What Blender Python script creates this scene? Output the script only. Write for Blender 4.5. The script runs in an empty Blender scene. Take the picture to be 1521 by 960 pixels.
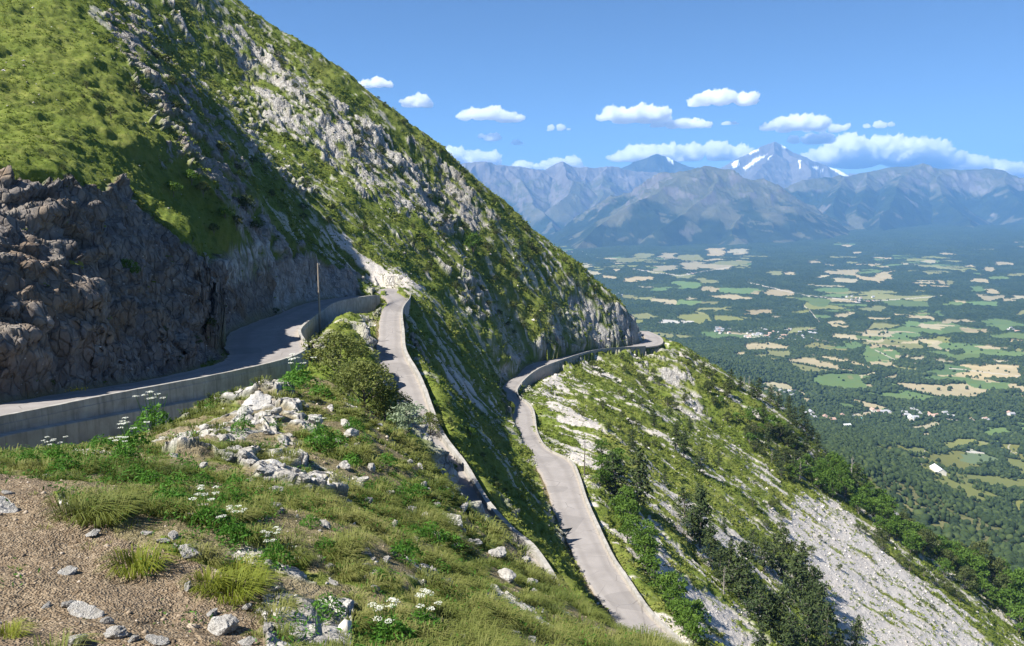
import bpy, bmesh, math, random
import numpy as np
from mathutils import Vector, Matrix
Q = 1.0       # grid density
rng = np.random.default_rng(7)
random.seed(7)
scene = bpy.context.scene
COL = scene.collection
R = math.radians

# ------------------------------------------------------------------ camera
F = 1171.0
PITCH = R(8.31)
CP, SP = math.cos(PITCH), math.sin(PITCH)
cam_d = bpy.data.cameras.new('camera')
cam = bpy.data.objects.new('camera', cam_d)
COL.objects.link(cam)
cam.location = (0, 0, 0)
cam.rotation_euler = (math.pi/2 - PITCH, 0, 0)
cam_d.sensor_width = 36
cam_d.lens = 36*F/1521
cam_d.clip_start = 0.2
cam_d.clip_end = 120000
scene.camera = cam

def W(u, v, Y):
    """photograph pixel (1521x960) and forward distance -> world point"""
    up = (480-v)/F
    s = Y/(CP+SP*up)
    return np.array([(u-760.5)/F*s, Y, (-SP+CP*up)*s])
def Wz(u, v, z):
    up = (480-v)/F
    return W(u, v, z*(CP+SP*up)/(-SP+CP*up))
def P(p):
    """world points (n,3) -> pixels of the photograph"""
    p = np.asarray(p)
    d = p[..., 1]*CP - p[..., 2]*SP
    up = (p[..., 1]*SP + p[..., 2]*CP)
    d = np.where(d < 0.1, 0.1, d)
    return 760.5+F*p[..., 0]/d, 480-F*up/d

# ------------------------------------------------------------------ noise
def _h(ix, iy, iz, seed):
    h = (ix*np.uint32(0x8da6b343)) ^ (iy*np.uint32(0xd8163841)) ^ (iz*np.uint32(0xcb1ab31f)) ^ np.uint32((seed*2654435761) & 0xffffffff)
    h ^= h >> np.uint32(15); h *= np.uint32(0x2c1b3c6d)
    h ^= h >> np.uint32(12); h *= np.uint32(0x297a2d39)
    h ^= h >> np.uint32(15)
    return h.astype(np.float32)*np.float32(2/4294967295.0)-np.float32(1)
def vnoise(p, seed=0):
    fl = np.floor(p); f = (p-fl).astype(np.float32)
    i = fl.astype(np.int64).astype(np.uint32)
    f = f*f*f*(f*(f*6-15)+10)
    x0, y0, z0 = i[:, 0], i[:, 1], i[:, 2]
    x1, y1, z1 = x0+np.uint32(1), y0+np.uint32(1), z0+np.uint32(1)
    fx, fy, fz = f[:, 0], f[:, 1], f[:, 2]
    def L(a, b, t): return a+(b-a)*t
    a = L(L(_h(x0,y0,z0,seed), _h(x1,y0,z0,seed), fx), L(_h(x0,y1,z0,seed), _h(x1,y1,z0,seed), fx), fy)
    b = L(L(_h(x0,y0,z1,seed), _h(x1,y0,z1,seed), fx), L(_h(x0,y1,z1,seed), _h(x1,y1,z1,seed), fx), fy)
    return L(a, b, fz)
def fbm(p, scale, octv=4, seed=0, ridged=False, gain=0.5):
    p = np.asarray(p, dtype=np.float64)
    out = np.zeros(len(p), np.float32); amp = 1.0; tot = 0
    q = p/scale
    for o in range(octv):
        n = vnoise(q, seed+o*17)
        out += amp*((1-2*np.abs(n)) if ridged else n); tot += amp
        amp *= gain; q = q*2.03+11.7
    return out/tot*1.6
def sstep(a, b, x):
    t = np.clip((x-a)/(b-a), 0, 1)
    return t*t*(3-2*t)
def inpoly(u, v, poly):
    r = np.zeros(u.shape, bool)
    n = len(poly)
    for i in range(n):
        x1, y1 = poly[i]; x2, y2 = poly[(i+1) % n]
        if y1 == y2: continue
        c = ((y1 > v) != (y2 > v)) & (u < (x2-x1)*(v-y1)/(y2-y1)+x1)
        r ^= c
    return r
def catmull(pts, n):
    """smooth curve through pts, n samples per span"""
    pts = [np.asarray(p, float) for p in pts]
    out = []
    m = len(pts)
    for i in range(m-1):
        p0 = pts[max(i-1, 0)]; p1 = pts[i]; p2 = pts[i+1]; p3 = pts[min(i+2, m-1)]
        for k in range(n):
            t = k/n
            out.append(0.5*((2*p1)+(-p0+p2)*t+(2*p0-5*p1+4*p2-p3)*t*t+(-p0+3*p1-3*p2+p3)*t**3))
    out.append(pts[-1])
    return np.array(out)

# ------------------------------------------------------------------ roads (traced, then solved for level cross-sections)
def road_side_top(lst, h):
    return [Wz(u, v, z+h)-np.array([0, 0, h]) for u, v, z in lst]
# upper road: valley edge under its parapet; travelled away from the camera to the hairpin, then back below
RA_right_px = [(-110,640,-12.2),(0,617,-13.2),(90,599,-14.1),(179,581,-15),(313,557,-16.6),(412,535,-17.8),(447,521,-18.3),(452,510,-18.4),(443,490,-18.5),
               (460,473,-18.7),(474,463,-18.8),(499,448,-19.2),(545,439.5,-19.9),(562,438.5,-20.2)]
wA = [6, 6, 6, 5.6, 5.8, 7, 9, 10.5, 10, 8.6, 7.2, 6.2, 5.6, 6]
RA_R = road_side_top(RA_right_px, 0.40)
RA_L = []
for i, p in enumerate(RA_R):
    a = RA_R[max(i-1, 0)]; b = RA_R[min(i+1, len(RA_R)-1)]
    if 4 <= i <= 9: a, b = RA_R[3], RA_R[11]
    d = (b-a)[:2]; d /= np.linalg.norm(d)
    n = np.array([-d[1], d[0], 0])
    RA_L.append(p+n*wA[i])
# hairpin and the road below
RB_pairs = [  # (L = outer/valley edge under parapet, R = bank edge)
    ((556,432,-20.5,0), (566,439,-20.5,0)),
    ((581,428,-20.7,0), (572,443,-20.8,0)),
    ((603,431,-21.0,.8), (576,451,-21.2,0)),
    ((609,439,-21.5,.8), (570,459,-21.8,0)),
    ((596,460,-22.4,.8), (565,470,-22.4,0)),
    ((597,492,-23.7,.8), (562,502,-24.0,0)),
    ((600,520,-24.9,.8), None), ((617,551,-26.2,.8), None), ((628,575,-27.0,.8), None), ((651,637,-29.3,.8), None),
    ((687,687,-30.9,.8), None), ((722,745,-32.3,.8), None), ((758,785,-33.2,.8), None), ((794,817,-33.9,.8), None)]
RB_Lp = []; RB_Rp = []
for a, b in RB_pairs:
    RB_Lp.append(Wz(a[0], a[1], a[2]+a[3])-np.array([0, 0, a[3]]))
    RB_Rp.append(None if b is None else Wz(b[0], b[1], b[2]))
for q in [(5.2,65,-35.6),(9,56,-37.5),(12.5,47,-39.5),(15,37,-41.5)]:
    RB_Lp.append(np.array(q, float)); RB_Rp.append(None)
for i in range(len(RB_Lp)):
    if RB_Rp[i] is None:
        d = (RB_Lp[min(i+1, len(RB_Lp)-1)]-RB_Lp[i-1])[:2]; d /= np.linalg.norm(d)
        RB_Rp[i] = RB_Lp[i]+np.array([d[1], -d[0], 0])*4.6
RC_pairs = [((960,985),(1046,985),-50.2),((932,953),(1000,945),-50.6),((906,911),(960,905),-51.0),((875,870),(928,858),-51.3),((848,817),(904,820),-51.8),
            ((821,754),(871,748),-52.4),((808,714),(858,708),-52.9),((785,678),(845,683),-53.4),((772,655),(813,666),-53.7),((761,633),(797,642),-54.1),
            ((757,606),(789,606),-54.8),((742,584),(768,586),-55.3),((752,569),(771,572),-55.7),((770,557),(788,555),-56.1),((789,541),(812,542),-56.7),
            ((851,527),(868,524),-57.9),((875,520),(903,517.5),-58.7),((935,513.5),(962,514),-60)]
RC_L = [Wz(*a, z) for a, b, z in RC_pairs]
RC_R = [Wz(b[0], b[1], z+.4)-np.array([0,0,.4]) for a, b, z in RC_pairs]
# ends of the lower road: towards the hidden bend below the camera and round the spur
RC_L = [np.array([27,62,-48.4]), np.array([21.5,78,-49.4])]+RC_L+[np.array([60,357,-60.8]), np.array([64,378,-61.8]), np.array([63,400,-62.6])]
RC_R = [np.array([32.5,64,-48.4]), np.array([27,80,-49.4])]+RC_R+[np.array([68,352,-60.8]), np.array([72,376,-61.8]), np.array([70,400,-62.6])]
class Road: pass
def mk_road(Lp, Rp, n):
    r = Road()
    r.L = catmull(Lp, n); r.R = catmull(Rp, n)
    # level cross-sections
    z = (r.L[:, 2]+r.R[:, 2])/2
    for _ in range(6): z[1:-1] = (z[:-2]+z[1:-1]*2+z[2:])/4
    r.L[:, 2] = z; r.R[:, 2] = z
    return r
roadA = mk_road(RA_L, RA_R, 10)
roadB = mk_road(RB_Lp, RB_Rp, 10)
roadC = mk_road(RC_L, RC_R, 10)

# ------------------------------------------------------------------ ground surface through control points
CTRL = []
def cp(*l):
    for u, v, Y in l: CTRL.append(W(u, v, Y))
def cw(*l):
    for p in l: CTRL.append(np.array(p, float))
# near hill
cw((0,0,-1.75),(4,3,-3.9),(0,3,-3.4),(-4,3,-3.1),(-9,8,-5.2),(-6,5,-4.1),(10,8,-8.5),(-18,14,-5.0),(-30,18,-6.5),(20,10,-18),(12,20,-16),(24,24,-30),(14,30,-24))
cp((0,960,9),(300,930,10.5),(600,968,12),(900,1010,16.5),(100,800,14),(350,803,15.5),(600,812,18.5),(745,915,20),(20,700,21),(250,700,22),(450,700,26),
   (0,680,28),(98,680,31),(180,660,35),(250,622,41),(330,592,46),(430,564,54),(420,600,40),(540,640,38),(330,640,31),
   (470,553,58),(560,612,50),(625,684,44),(655,716,40.5),(715,777,35),(760,826,31),(800,876,27),(880,930,22.5),(950,972,19))
cw((-2.5,51,-22),(1.5,42,-22),(5,36,-22.5),(-8,64,-22),(8,31,-22),(-26.5,131,-18.2),(-23,116,-18.3),(-19.5,102,-18.5),(-15.5,90,-19.8),(-12,81,-21.3),(-8.5,74,-22.8),(-4,66,-24.6),(-19,64,-19),(-21,50,-16),(-24,44,-14.5))
# bank above the upper road
cp((0,430,63),(0,280,75),(60,268,79),(110,264,83),(170,288,92),(230,342,101),(290,385,111),(350,425,122),(60,450,66.5),(170,450,80),(250,480,91),
   (390,385,134),(440,372,154),(480,378,170),(497,388,186),(300,330,105),(400,340,131))
# shoulder above
cp((0,0,150),(75,100,132),(0,150,106),(0,215,90),(100,200,104),(150,10,166),(110,-40,180),(200,100,150),(250,200,132),(180,190,118),(250,255,120),(330,285,129),(280,300,112),(360,330,129),(420,360,143))
# gully floor (in shade)
cp((215,60,180),(262,140,163),(310,205,158),(355,262,160),(405,322,168),(460,365,184),(492,390,205),(548,423,213),(190,0,205))
cw((-100,208,44))
# face of the main spur
cp((300,100,278),(300,0,300),(380,80,305),(400,220,252),(480,150,297),(500,320,234),(560,240,290),(600,300,277),(560,407,217),(600,409,220),(650,330,288),(640,270,313),
   (610,415,213),(650,450,224),(700,400,274),(750,420,300),(750,500,262),(820,470,306),(650,520,180),(700,520,216),(720,560,200),(700,600,172),(760,700,126),(730,650,150),
   (800,800,103),(750,740,107),(680,600,158),(640,480,190),(850,480,322),(900,470,338),(840,900,88))
# crest of the spur
cp((350,0,326),(200,-130,310),(450,65,327),(520,115,328),(580,160,329),(630,203,330),(680,245,331),(720,285,333),(760,320,338),(800,355,342),(850,390,345),(900,432,349),(930,457,352),(955,480,354),(965,502,352))
cp((1006,511,356),(1040,526,358),(1075,554,360),(1126,578,362),(1170,610,362),(1195,635,361),(1212,660,358),(1260,705,345),(1311,745,332),(1356,788,318),(1446,830,312),(1521,880,308))
# right-hand slope below the lower road
cp((940,530,338),(900,560,300),(850,560,278),(830,600,225),(880,680,172),(900,640,205),(950,600,270),(1000,560,325),(1000,640,262),(1000,720,205),(940,760,150),(1000,850,122),(1050,955,108),
   (1100,700,260),(1100,800,190),(1100,880,150),(1200,700,305),(1200,800,235),(1250,880,205),(1300,800,275),(1300,870,230),(1400,880,260),(1400,950,215),(1250,960,175),(1500,950,262),(1150,620,325),(1060,620,310),(1521,920,285))
cw((140,150,-132),(180,190,-165),(60,60,-88),(45,90,-72),(100,90,-115),(220,260,-185),(60,30,-82))
# back side of the crest falls to the valley
for (x, y, z) in [(-90,400,25),(-20,400,-15),(40,420,-80),(90,430,-110),(140,430,-150),(200,420,-205),(260,380,-235),(-150,400,75),(-230,300,125),(-150,200,85),(-110,120,35),(-75,60,8),(-60,30,-4),
                  (300,300,-260),(60,500,-190),(-60,500,-80),(150,520,-250),(250,520,-310),(0,620,-240),(200,640,-380),(-150,520,20),(-260,400,120),(380,380,-330),(420,520,-420),(-200,640,-60),(340,200,-270)]:
    cw((x, y, z))
for r, h in ((roadA, 0), (roadB, 0), (roadC, 0)):
    for i in range(0, len(r.L), 8):
        CTRL.append(r.L[i]); 
        if r is not roadA: CTRL.append(r.R[i])
CTRL = np.array(CTRL)
# drop near duplicates
keep = []
for i, p in enumerate(CTRL):
    if all(np.hypot(*(p[:2]-CTRL[j][:2])) > 1.6 for j in keep): keep.append(i)
CTRL = CTRL[keep]
def rbf_fit(C, c, lam=0.0):
    n = len(C)
    d = np.sqrt(((C[:, None, :2]-C[None, :, :2])**2).sum(-1)+c*c)
    A = np.zeros((n+3, n+3)); A[:n, :n] = d-lam*np.eye(n)
    A[:n, n] = 1; A[:n, n+1:] = C[:, :2]; A[n, :n] = 1; A[n+1:, :n] = C[:, :2].T
    w = np.linalg.solve(A, np.concatenate([C[:, 2], [0, 0, 0]]))
    return C[:, :2].copy(), w, c
def rbf_eval(fit, xy):
    C, w, c = fit; n = len(C)
    out = np.empty(len(xy))
    for i in range(0, len(xy), 60000):
        q = xy[i:i+60000].astype(np.float32)
        d = np.sqrt((q[:, None, 0]-C[None, :, 0].astype(np.float32))**2+(q[:, None, 1]-C[None, :, 1].astype(np.float32))**2+np.float32(c*c))
        out[i:i+60000] = d@w[:n].astype(np.float32)+w[n]+q@w[n+1:].astype(np.float32)
    return out
FIT = rbf_fit(CTRL, 2.5, lam=0.6)

# carving: (road, cut width, fill width, drop) per station
def prep(r, cutw, fillw, drop):
    n = len(r.L)
    r.C = (r.L+r.R)/2; a = (r.R-r.L)[:, :2]; r.w = np.linalg.norm(a, axis=1); r.a = a/r.w[:, None]
    s = np.linspace(0, 1, n)
    r.cut = np.interp(s, *zip(*cutw)); r.fill = np.interp(s, *zip(*fillw)); r.drop = np.interp(s, *zip(*drop))
prep(roadA, [(0,3.5),(1,3.5)], [(0,3),(1,3)], [(0,3.2),(.5,3.6),(.9,4.5),(1,1.5)])
# roadB: L is the valley side -> flip so that R is always the valley side
roadB.L, roadB.R = roadB.R, roadB.L
prep(roadB, [(0,2.5),(.1,2.5),(.3,3.5),(1,3)], [(0,3),(1,3)], [(0,.3),(.1,2.5),(.3,3),(.45,1.6),(1,1.2)])
prep(roadC, [(0,2.5),(1,2.5)], [(0,3),(1,3)], [(0,1.0),(.4,.9),(.55,2),(.66,3),(.75,5),(.8,5),(.9,3),(1,1)])
ROADS = [roadA, roadB, roadC]
def carve(xy, z):
    """returns z, road closeness (1 on the road), and distance outside the nearest road edge"""
    global SIDE
    edge = np.full(len(xy), 99.0); SIDE = np.zeros(len(xy), np.float32)
    bestd = np.full(len(xy), 1e9)
    for r in ROADS:
        lo = r.C[:, :2].min(0)-22; hi = r.C[:, :2].max(0)+22
        m = np.where((xy[:, 0] > lo[0]) & (xy[:, 0] < hi[0]) & (xy[:, 1] > lo[1]) & (xy[:, 1] < hi[1]))[0]
        for i in range(0, len(m), 40000):
            k = m[i:i+40000]; q = xy[k]
            d = (q[:, None, 0]-r.C[None, :, 0])**2+(q[:, None, 1]-r.C[None, :, 1])**2
            j = d.argmin(1)
            dd = np.sqrt(d[np.arange(len(k)), j])
            # refine along the segment for a smooth height
            t = ((q-r.L[j, :2])*r.a[j]).sum(1)
            along = np.stack([-r.a[j][:, 1], r.a[j][:, 0]], 1)
            s = ((q-r.C[j, :2])*along).sum(1)
            jn = np.clip(j+1, 0, len(r.C)-1); jp = np.clip(j-1, 0, len(r.C)-1)
            seg = (r.C[jn]-r.C[jp]); sl = np.linalg.norm(seg[:, :2], axis=1)+1e-6
            sg = np.sign((seg[:, :2]*along).sum(1))
            zr = r.C[j, 2]+np.clip(s*sg, -4, 4)*seg[:, 2]/sl
            e = np.maximum(-t, t-r.w[j])
            ok = (dd < r.w[j]/2+14) & (np.abs(s) < 2.0+.14*np.maximum(e, 0)) & (e < bestd[k])
            if r is ROADS[0]: ok &= True
            zn = z[k]
            tin = -t-0.2
            zc = zr-.1+(zn-zr+.1)*sstep(0, 1, np.clip(tin/r.cut[j], 0, 1))
            zc = np.where(zn < zr, zr-.1+(zn-zr+.1)*sstep(.5, 7, tin), zc)
            tf = t-r.w[j]
            zf = zr-r.drop[j]
            # outside the wall the bank drops away; never above the road
            low = np.where(r.drop[j] > .6, np.minimum(zn, zr-.4), zn)
            zo = zf+(low-zf)*sstep(.6, r.fill[j]+2.5, tf)
            zin = zr-.3
            zout = np.where(tf < .05, zin+(zf-zin)*sstep(-.7, -.1, tf), zo)
            zz = np.where(t < -0.2, zc, np.where(tf < -.7, zin, zout))
            upd = k[ok]; SIDE[upd] = np.where(t[ok] > r.w[j][ok]*.5, 1, -1)
            z[upd] = zz[ok]; bestd[upd] = e[ok]; edge[upd] = e[ok]
    return z, edge
def ground(xy, carved=True):
    z = rbf_eval(FIT, xy)
    if carved: z, e = carve(xy, z.copy())
    return z
#@@SPLIT
# ------------------------------------------------------------------ helpers for objects
def link_mesh(name, verts, faces, mats, parent=None, smooth=False, mat_idx=None):
    """verts (n,3) array, faces (m,k) array or list of index lists -> one mesh object"""
    me = bpy.data.meshes.new(name)
    if isinstance(faces, np.ndarray):
        nf, k = faces.shape
        me.vertices.add(len(verts)); me.vertices.foreach_set('co', np.asarray(verts, np.float32).ravel())
        me.loops.add(nf*k); me.loops.foreach_set('vertex_index', faces.astype(np.int32).ravel())
        me.polygons.add(nf); me.polygons.foreach_set('loop_start', np.arange(0, nf*k, k, dtype=np.int32))
        if mat_idx is not None: me.polygons.foreach_set('material_index', np.asarray(mat_idx, np.int32))
        me.update(calc_edges=True)
    else:
        me.from_pydata([tuple(v) for v in verts], [], faces)
        if mat_idx is not None: me.polygons.foreach_set('material_index', np.asarray(mat_idx, np.int32))
        me.update()
    if smooth: me.polygons.foreach_set('use_smooth', np.ones(len(me.polygons), bool))
    for m in (mats if isinstance(mats, (list, tuple)) else [mats]): me.materials.append(m)
    o = bpy.data.objects.new(name, me); COL.objects.link(o)
    if parent is not None: o.parent = parent
    return o
def tag(o, label=None, cat=None, group=None, kind=None):
    if label: o['label'] = label
    if cat: o['category'] = cat
    if group: o['group'] = group
    if kind: o['kind'] = kind
    return o
def empty(name, loc, rz=0.0):
    o = bpy.data.objects.new(name, None); COL.objects.link(o)
    o.location = tuple(float(a) for a in loc); o.rotation_euler = (0, 0, rz); o.empty_display_size = .2
    return o
def add_attr(o, name, data):
    a = o.data.attributes.new(name, 'FLOAT_COLOR', 'POINT')
    d = np.ones((len(o.data.vertices), 4), np.float32); d[:, :data.shape[1]] = data
    a.data.foreach_set('color', d.ravel())
class NT:
    """small wrapper for building node trees"""
    def __init__(self, name):
        self.m = bpy.data.materials.new(name); self.m.use_nodes = True
        self.t = self.m.node_tree; self.t.nodes.clear()
        self.out = self.n('ShaderNodeOutputMaterial')
    def n(self, typ, **kw):
        x = self.t.nodes.new(typ)
        for k, v in kw.items(): setattr(x, k, v)
        return x
    def put(self, sock, val):
        if isinstance(val, bpy.types.NodeSocket): self.t.links.new(val, sock)
        elif isinstance(val, (tuple, list)):
            sock.default_value = tuple(val)+((1,) if len(val) == 3 and sock.type == 'RGBA' else ())
        else: sock.default_value = val
    def math(self, op, a, b=0.0, c=None, clamp=False):
        x = self.n('ShaderNodeMath', operation=op, use_clamp=clamp)
        self.put(x.inputs[0], a); self.put(x.inputs[1], b)
        if c is not None: self.put(x.inputs[2], c)
        return x.outputs[0]
    def mix(self, f, a, b, typ='MIX'):
        x = self.n('ShaderNodeMix', data_type='RGBA', blend_type=typ)
        self.put(x.inputs[0], f); self.put(x.inputs[6], a); self.put(x.inputs[7], b)
        return x.outputs[2]
    def mixf(self, f, a, b):
        x = self.n('ShaderNodeMix', data_type='FLOAT')
        self.put(x.inputs[0], f); self.put(x.inputs[2], a); self.put(x.inputs[3], b)
        return x.outputs[0]
    def coord(self, kind='Object'): return self.n('ShaderNodeTexCoord').outputs[kind]
    def mapping(self, vec, scale=(1, 1, 1), rot=(0, 0, 0)):
        x = self.n('ShaderNodeMapping'); self.put(x.inputs['Vector'], vec)
        x.inputs['Scale'].default_value = scale; x.inputs['Rotation'].default_value = rot
        return x.outputs[0]
    def noise(self, vec, scale, detail=4, rough=.55, dist=0.0):
        x = self.n('ShaderNodeTexNoise'); self.put(x.inputs['Vector'], vec)
        x.inputs['Scale'].default_value = scale; x.inputs['Detail'].default_value = detail
        x.inputs['Roughness'].default_value = rough; x.inputs['Distortion'].default_value = dist
        return x.outputs[0]
    def vor(self, vec, scale, feature='F1', rand=1.0, out='Distance'):
        x = self.n('ShaderNodeTexVoronoi', feature=feature); self.put(x.inputs['Vector'], vec)
        x.inputs['Scale'].default_value = scale; x.inputs['Randomness'].default_value = rand
        return x.outputs[out]
    def ramp(self, f, stops):
        x = self.n('ShaderNodeValToRGB'); self.put(x.inputs[0], f)
        e = x.color_ramp.elements
        while len(e) > 1: e.remove(e[-1])
        e[0].position = stops[0][0]; e[0].color = tuple(stops[0][1])+(1,)
        for p, c in stops[1:]:
            k = e.new(p); k.color = tuple(c)+(1,)
        return x.outputs[0]
    def rng(self, f, a, b, c=0.0, d=1.0):
        x = self.n('ShaderNodeMapRange', clamp=True); self.put(x.inputs[0], f)
        x.inputs[1].default_value = a; x.inputs[2].default_value = b; x.inputs[3].default_value = c; x.inputs[4].default_value = d
        return x.outputs[0]
    def attr(self, name):
        return self.n('ShaderNodeAttribute', attribute_name=name)
    def sep(self, c):
        x = self.n('ShaderNodeSeparateColor'); self.put(x.inputs[0], c); return x.outputs
    def bump(self, h, strength=.5, dist=.1):
        x = self.n('ShaderNodeBump'); self.put(x.inputs['Height'], h)
        x.inputs['Strength'].default_value = strength; x.inputs['Distance'].default_value = dist
        return x.outputs[0]
    def bsdf(self, color, rough=.9, normal=None, spec=.2, trans=0.0):
        x = self.n('ShaderNodeBsdfPrincipled')
        self.put(x.inputs['Base Color'], color); self.put(x.inputs['Roughness'], rough)
        x.inputs['Specular IOR Level'].default_value = spec
        if normal is not None: self.put(x.inputs['Normal'], normal)
        s = x.outputs[0]
        if trans > 0:
            t = self.n('ShaderNodeBsdfTranslucent'); self.put(t.inputs[0], color)
            if normal is not None: self.put(t.inputs['Normal'], normal)
            mx = self.n('ShaderNodeMixShader'); mx.inputs[0].default_value = trans
            self.t.links.new(s, mx.inputs[1]); self.t.links.new(t.outputs[0], mx.inputs[2]); s = mx.outputs[0]
        self.t.links.new(s, self.out.inputs['Surface'])
        return self.m

# ------------------------------------------------------------------ materials
def m_asphalt():
    t = NT('worn_asphalt'); c = t.coord(); lat = t.sep(t.attr('lat').outputs['Color'])[0]
    n1 = t.noise(c, .35, 5, .6); n2 = t.noise(c, 6, 4, .7); n3 = t.noise(c, 60, 2, .6)
    col = t.ramp(n1, [(.3, (.225, .208, .198)), (.7, (.285, .265, .252))])
    col = t.mix(t.rng(n2, .55, .8, 0, .35), col, (.13, .12, .112))
    col = t.mix(t.rng(n3, .4, .8, 0, .25), col, (.30, .285, .27))
    wob = t.math('ADD', lat, t.math('MULTIPLY', t.math('SUBTRACT', t.noise(c, .25, 2, .5), .5), .10))
    trk = t.math('ABSOLUTE', t.math('SUBTRACT', t.math('PINGPONG', wob, .5), .24))
    col = t.mix(t.rng(trk, .03, .11, .30, 0), col, (.17, .155, .145))
    edge = t.math('ADD', t.math('PINGPONG', lat, .5), t.math('MULTIPLY', t.math('SUBTRACT', t.noise(c, 1.1, 4, .65), .5), .16))
    col = t.mix(t.rng(edge, .015, .085, .75, 0), col, (.34, .30, .255))
    ck = t.vor(t.mapping(c, (1, 1, .1)), .22, 'DISTANCE_TO_EDGE')
    col = t.mix(t.math('MULTIPLY', t.rng(ck, 0, .012, .7, 0), t.rng(n1, .42, .55)), col, (.09, .08, .075))
    pt = t.sep(t.vor(t.mapping(c, (1, 1, .1)), .17, out='Color'))[0]
    col = t.mix(t.rng(pt, .86, .87, 0, .35), col, (.15, .14, .135))
    return t.bsdf(col, .92, t.bump(n3, .25, .02), .15)
def m_concrete(name, a, b, stain=.35):
    t = NT(name); c = t.coord()
    n1 = t.noise(c, .8, 5, .6); st = t.noise(t.mapping(c, (1.2, 1.2, .12)), 1.6, 4, .6); n3 = t.noise(c, 22, 3, .6)
    col = t.ramp(n1, [(.3, a), (.7, b)])
    col = t.mix(t.rng(st, .5, .75, 0, stain), col, tuple(x*.45 for x in a))
    col = t.mix(t.rng(n3, .5, .8, 0, .3), col, tuple(min(1, x*1.25) for x in b))
    return t.bsdf(col, .93, t.bump(n3, .3, .02), .15)
M_ASPH = m_asphalt()
M_CONC = m_concrete('weathered_concrete', (.24, .228, .205), (.385, .368, .335), .7)
M_STONE = m_concrete('retaining_stone', (.24, .22, .19), (.34, .31, .27), .5)

def m_terrain():
    t = NT('mountain_ground'); c = t.coord()
    A = t.attr('mask'); r, g, b = t.sep(A.outputs['Color'])[:3]; al = A.outputs['Alpha']
    B = t.attr('tone'); warm, streak, dens = t.sep(B.outputs['Color'])[:3]
    big = t.noise(c, .06, 3, .5); mid = t.noise(c, .55, 4, .6); fine = t.noise(c, 3.2, 4, .65); tiny = t.noise(c, 18, 3, .65)
    # grass and herbs between the tufts
    gr = t.ramp(mid, [(.25, (.062, .085, .016)), (.45, (.120, .150, .028)), (.62, (.165, .185, .042)), (.8, (.20, .185, .070))])
    gr = t.mix(t.math('MULTIPLY', al, .75), gr, t.ramp(fine, [(.3, (.060, .100, .014)), (.7, (.145, .195, .030))]))
    gr = t.mix(t.rng(fine, .52, .75, 0, .35), gr, (.20, .165, .085))
    # rock
    v1 = t.vor(c, .9); cr = t.vor(c, 2.2, 'DISTANCE_TO_EDGE')
    rk = t.ramp(t.noise(c, .7, 6, .7), [(.28, (.24, .225, .20)), (.5, (.40, .38, .345)), (.72, (.55, .53, .49))])
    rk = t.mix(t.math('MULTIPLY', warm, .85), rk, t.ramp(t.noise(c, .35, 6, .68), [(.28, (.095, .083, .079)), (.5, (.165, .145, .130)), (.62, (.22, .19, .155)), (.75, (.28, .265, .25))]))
    wv = t.n('ShaderNodeVectorMath', operation='MULTIPLY_ADD'); t.put(wv.inputs[0], t.n('ShaderNodeTexNoise').outputs[1]); wv.inputs[1].default_value = (2.2,2.2,2.2); t.put(wv.inputs[2], c)
    cc = t.vor(t.mapping(wv.outputs[0], (1, 1, .55), (.3, .2, 0)), 1.3, out='Color'); cs = t.sep(cc)
    rk = t.mix(t.rng(cs[0], .55, 1, 0, .55), rk, t.mix(warm, (.50, .485, .46), (.27, .245, .225)))
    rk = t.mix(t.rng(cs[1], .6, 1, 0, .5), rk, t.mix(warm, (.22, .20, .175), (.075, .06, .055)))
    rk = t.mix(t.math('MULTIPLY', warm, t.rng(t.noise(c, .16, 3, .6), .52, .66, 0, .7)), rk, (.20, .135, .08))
    cr2 = t.vor(t.mapping(wv.outputs[0], (1, 1, .55), (.3, .2, 0)), 1.3, 'DISTANCE_TO_EDGE')
    rk = t.mix(t.rng(cr, .0, .04, .10, 0), rk, (.07, .063, .055))
    rk = t.mix(t.rng(cr2, .0, .04, .12, 0), rk, (.06, .053, .047))
    rk = t.mix(t.rng(mid, .62, .74, 0, .6), rk, (.24, .17, .10))
    # scree
    sv = t.vor(c, 5.5, out='Color'); sc = t.mix(t.sep(sv)[0], (.45, .415, .375), (.66, .62, .57))
    sc = t.mix(t.rng(t.vor(c, 5.5, 'DISTANCE_TO_EDGE'), 0, .09, .55, 0), sc, (.17, .155, .14))
    sc = t.mix(t.rng(big, .45, .7, 0, .35), sc, (.52, .455, .395))
    # dirt with gravel
    dv = t.vor(c, 14, out='Color')
    dt = t.mix(t.sep(dv)[1], (.145, .104, .064), (.33, .262, .180))
    dt = t.mix(t.rng(t.vor(c, 14, 'DISTANCE_TO_EDGE'), 0, .12, .6, 0), dt, (.09, .06, .036))
    dt = t.mix(t.rng(mid, .5, .75, 0, .5), dt, (.22, .165, .11))
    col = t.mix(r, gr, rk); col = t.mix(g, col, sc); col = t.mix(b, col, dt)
    h = t.math('ADD', t.math('MULTIPLY', fine, .5), t.math('MULTIPLY', tiny, .22))
    h = t.math('ADD', h, t.math('MULTIPLY', r, t.math('ADD', t.math('MULTIPLY', v1, .6), t.math('ADD', t.math('MULTIPLY', cs[2], 1.1), t.rng(cr2, 0, .12, 0, .8)))))
    h = t.math('ADD', h, t.math('ADD', t.math('MULTIPLY', g, t.math('MULTIPLY', t.vor(c, 9.0), .35)), t.math('MULTIPLY', b, t.math('ADD', t.math('MULTIPLY', t.vor(c, 26.0), .18), t.math('MULTIPLY', t.vor(c, 11.0, 'SMOOTH_F1'), .12)))))
    return t.bsdf(col, .95, t.bump(h, .9, .28), .1)
M_TERR = m_terrain()

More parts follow.
